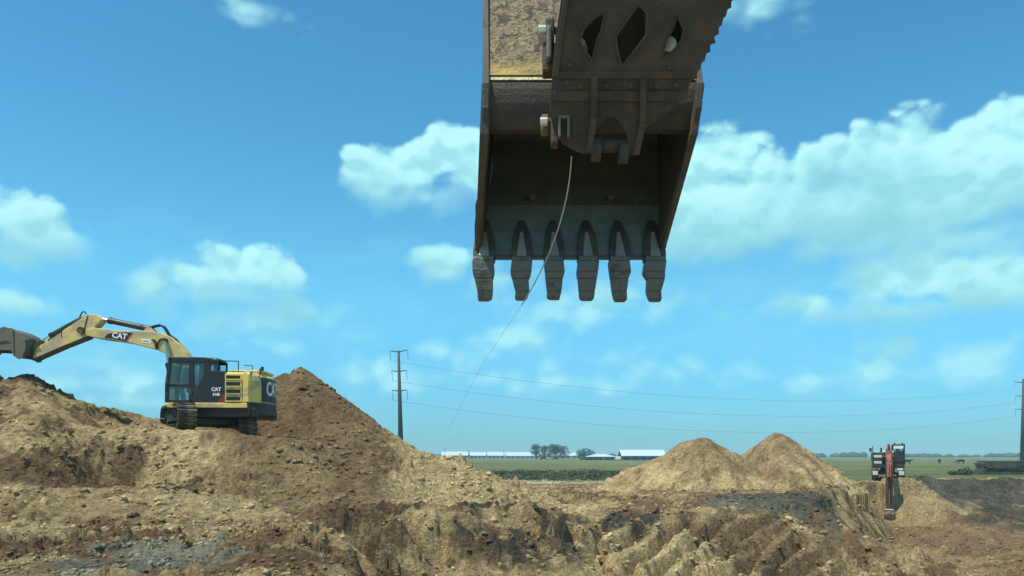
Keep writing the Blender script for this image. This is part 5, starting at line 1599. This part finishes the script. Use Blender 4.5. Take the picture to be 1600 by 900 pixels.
# ------------------------------------------------------------------ loose clods over the earthworks
def build_clods():
    rs = np.random.RandomState(21)
    ico = bmesh.new(); bmesh.ops.create_icosphere(ico, subdivisions=1, radius=1.0)
    bv = np.array([v.co[:] for v in ico.verts]); bf = np.array([[v.index for v in f.verts] for f in ico.faces]); ico.free()
    N = 75000
    d = 12.5 * (62 / 12.5) ** (rs.rand(N) ** 1.15)
    u = rs.uniform(-.72, .72, N)
    x = u * d; y = d
    cl = fbm(x * 0.35, y * 0.35, 3, 131)
    keep = rs.rand(N) < np.clip(0.40 + 1.8 * cl, 0.04, 1.0)
    x, y = x[keep], y[keep]
    e = np.maximum(np.abs(x - MACH[0]) / 2.6, np.abs(y - MACH[1]) / 2.2)
    k2 = e > 1; x, y = x[k2], y[k2]
    n = x.size
    zg = ground_h(x, y); zm = np.where(x < 3.4, mound_h(x, y), -9.0); onm = zm > zg
    z = np.maximum(zg, zm)
    for hp in HEAPS: z = np.maximum(z, heap_h(hp, x, y, False) - .25)
    size = 0.018 + 0.115 * rs.rand(n) ** 6.0
    size *= np.clip(y / 27, .42, 1.1)
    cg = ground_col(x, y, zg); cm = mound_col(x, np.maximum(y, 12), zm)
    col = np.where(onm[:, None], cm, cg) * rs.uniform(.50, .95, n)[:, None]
    V = bv[None] * (1 + rs.uniform(-.42, .35, (n, len(bv), 1)))
    V = V * np.stack([rs.uniform(.8, 1.4, n), rs.uniform(.8, 1.3, n), rs.uniform(.55, .95, n)], -1)[:, None, :]
    a = rs.rand(n) * 6.283; ca, sa = np.cos(a)[:, None], np.sin(a)[:, None]
    vx = V[..., 0] * ca - V[..., 1] * sa; vy = V[..., 0] * sa + V[..., 1] * ca
    V = np.stack([vx, vy, V[..., 2]], -1) * size[:, None, None] + np.stack([x, y, z + size * .15], -1)[:, None, :]
    co = V.reshape(-1, 3).astype(np.float32); f = (bf[None] + (np.arange(n) * len(bv))[:, None, None]).reshape(-1, 3)
    me = bpy.data.meshes.new('loose_clods'); me.vertices.add(len(co)); me.vertices.foreach_set('co', co.ravel())
    me.loops.add(f.size); me.loops.foreach_set('vertex_index', f.ravel().astype(np.int32))
    me.polygons.add(len(f)); me.polygons.foreach_set('loop_start', np.arange(0, f.size, 3, dtype=np.int32)); me.update(calc_edges=True)
    at = me.color_attributes.new('soil', 'FLOAT_COLOR', 'POINT')
    c4 = np.ones((len(co), 4), np.float32); c4[:, :3] = np.repeat(np.clip(col, .004, .9), len(bv), 0); at.data.foreach_set('color', c4.ravel())
    o = link('loose_clods', me, CLOD); tag(o, 'loose clods of earth scattered over the diggings', 'clods', kind='stuff')


build_clods()


# ------------------------------------------------------------------ air
def build_haze():
    o = MB().box((0, 3000, 17.0), (13000, 8000, 46.0)).build('haze', None)
    m = bpy.data.materials.new('haze_air'); m.use_nodes = True; t = NT(m.node_tree); t.n.clear()
    v = t.n.new('ShaderNodeVolumePrincipled'); v.inputs['Color'].default_value = (0.62, 0.93, 1.0, 1); v.inputs['Density'].default_value = 0.00034; v.inputs['Anisotropy'].default_value = 0.0
    out = t.n.new('ShaderNodeOutputMaterial'); t.l.new(v.outputs[0], out.inputs['Volume'])
    o.data.materials.append(m)
    tag(o, 'thin pale haze over the plain', 'haze', kind='stuff')


build_haze()
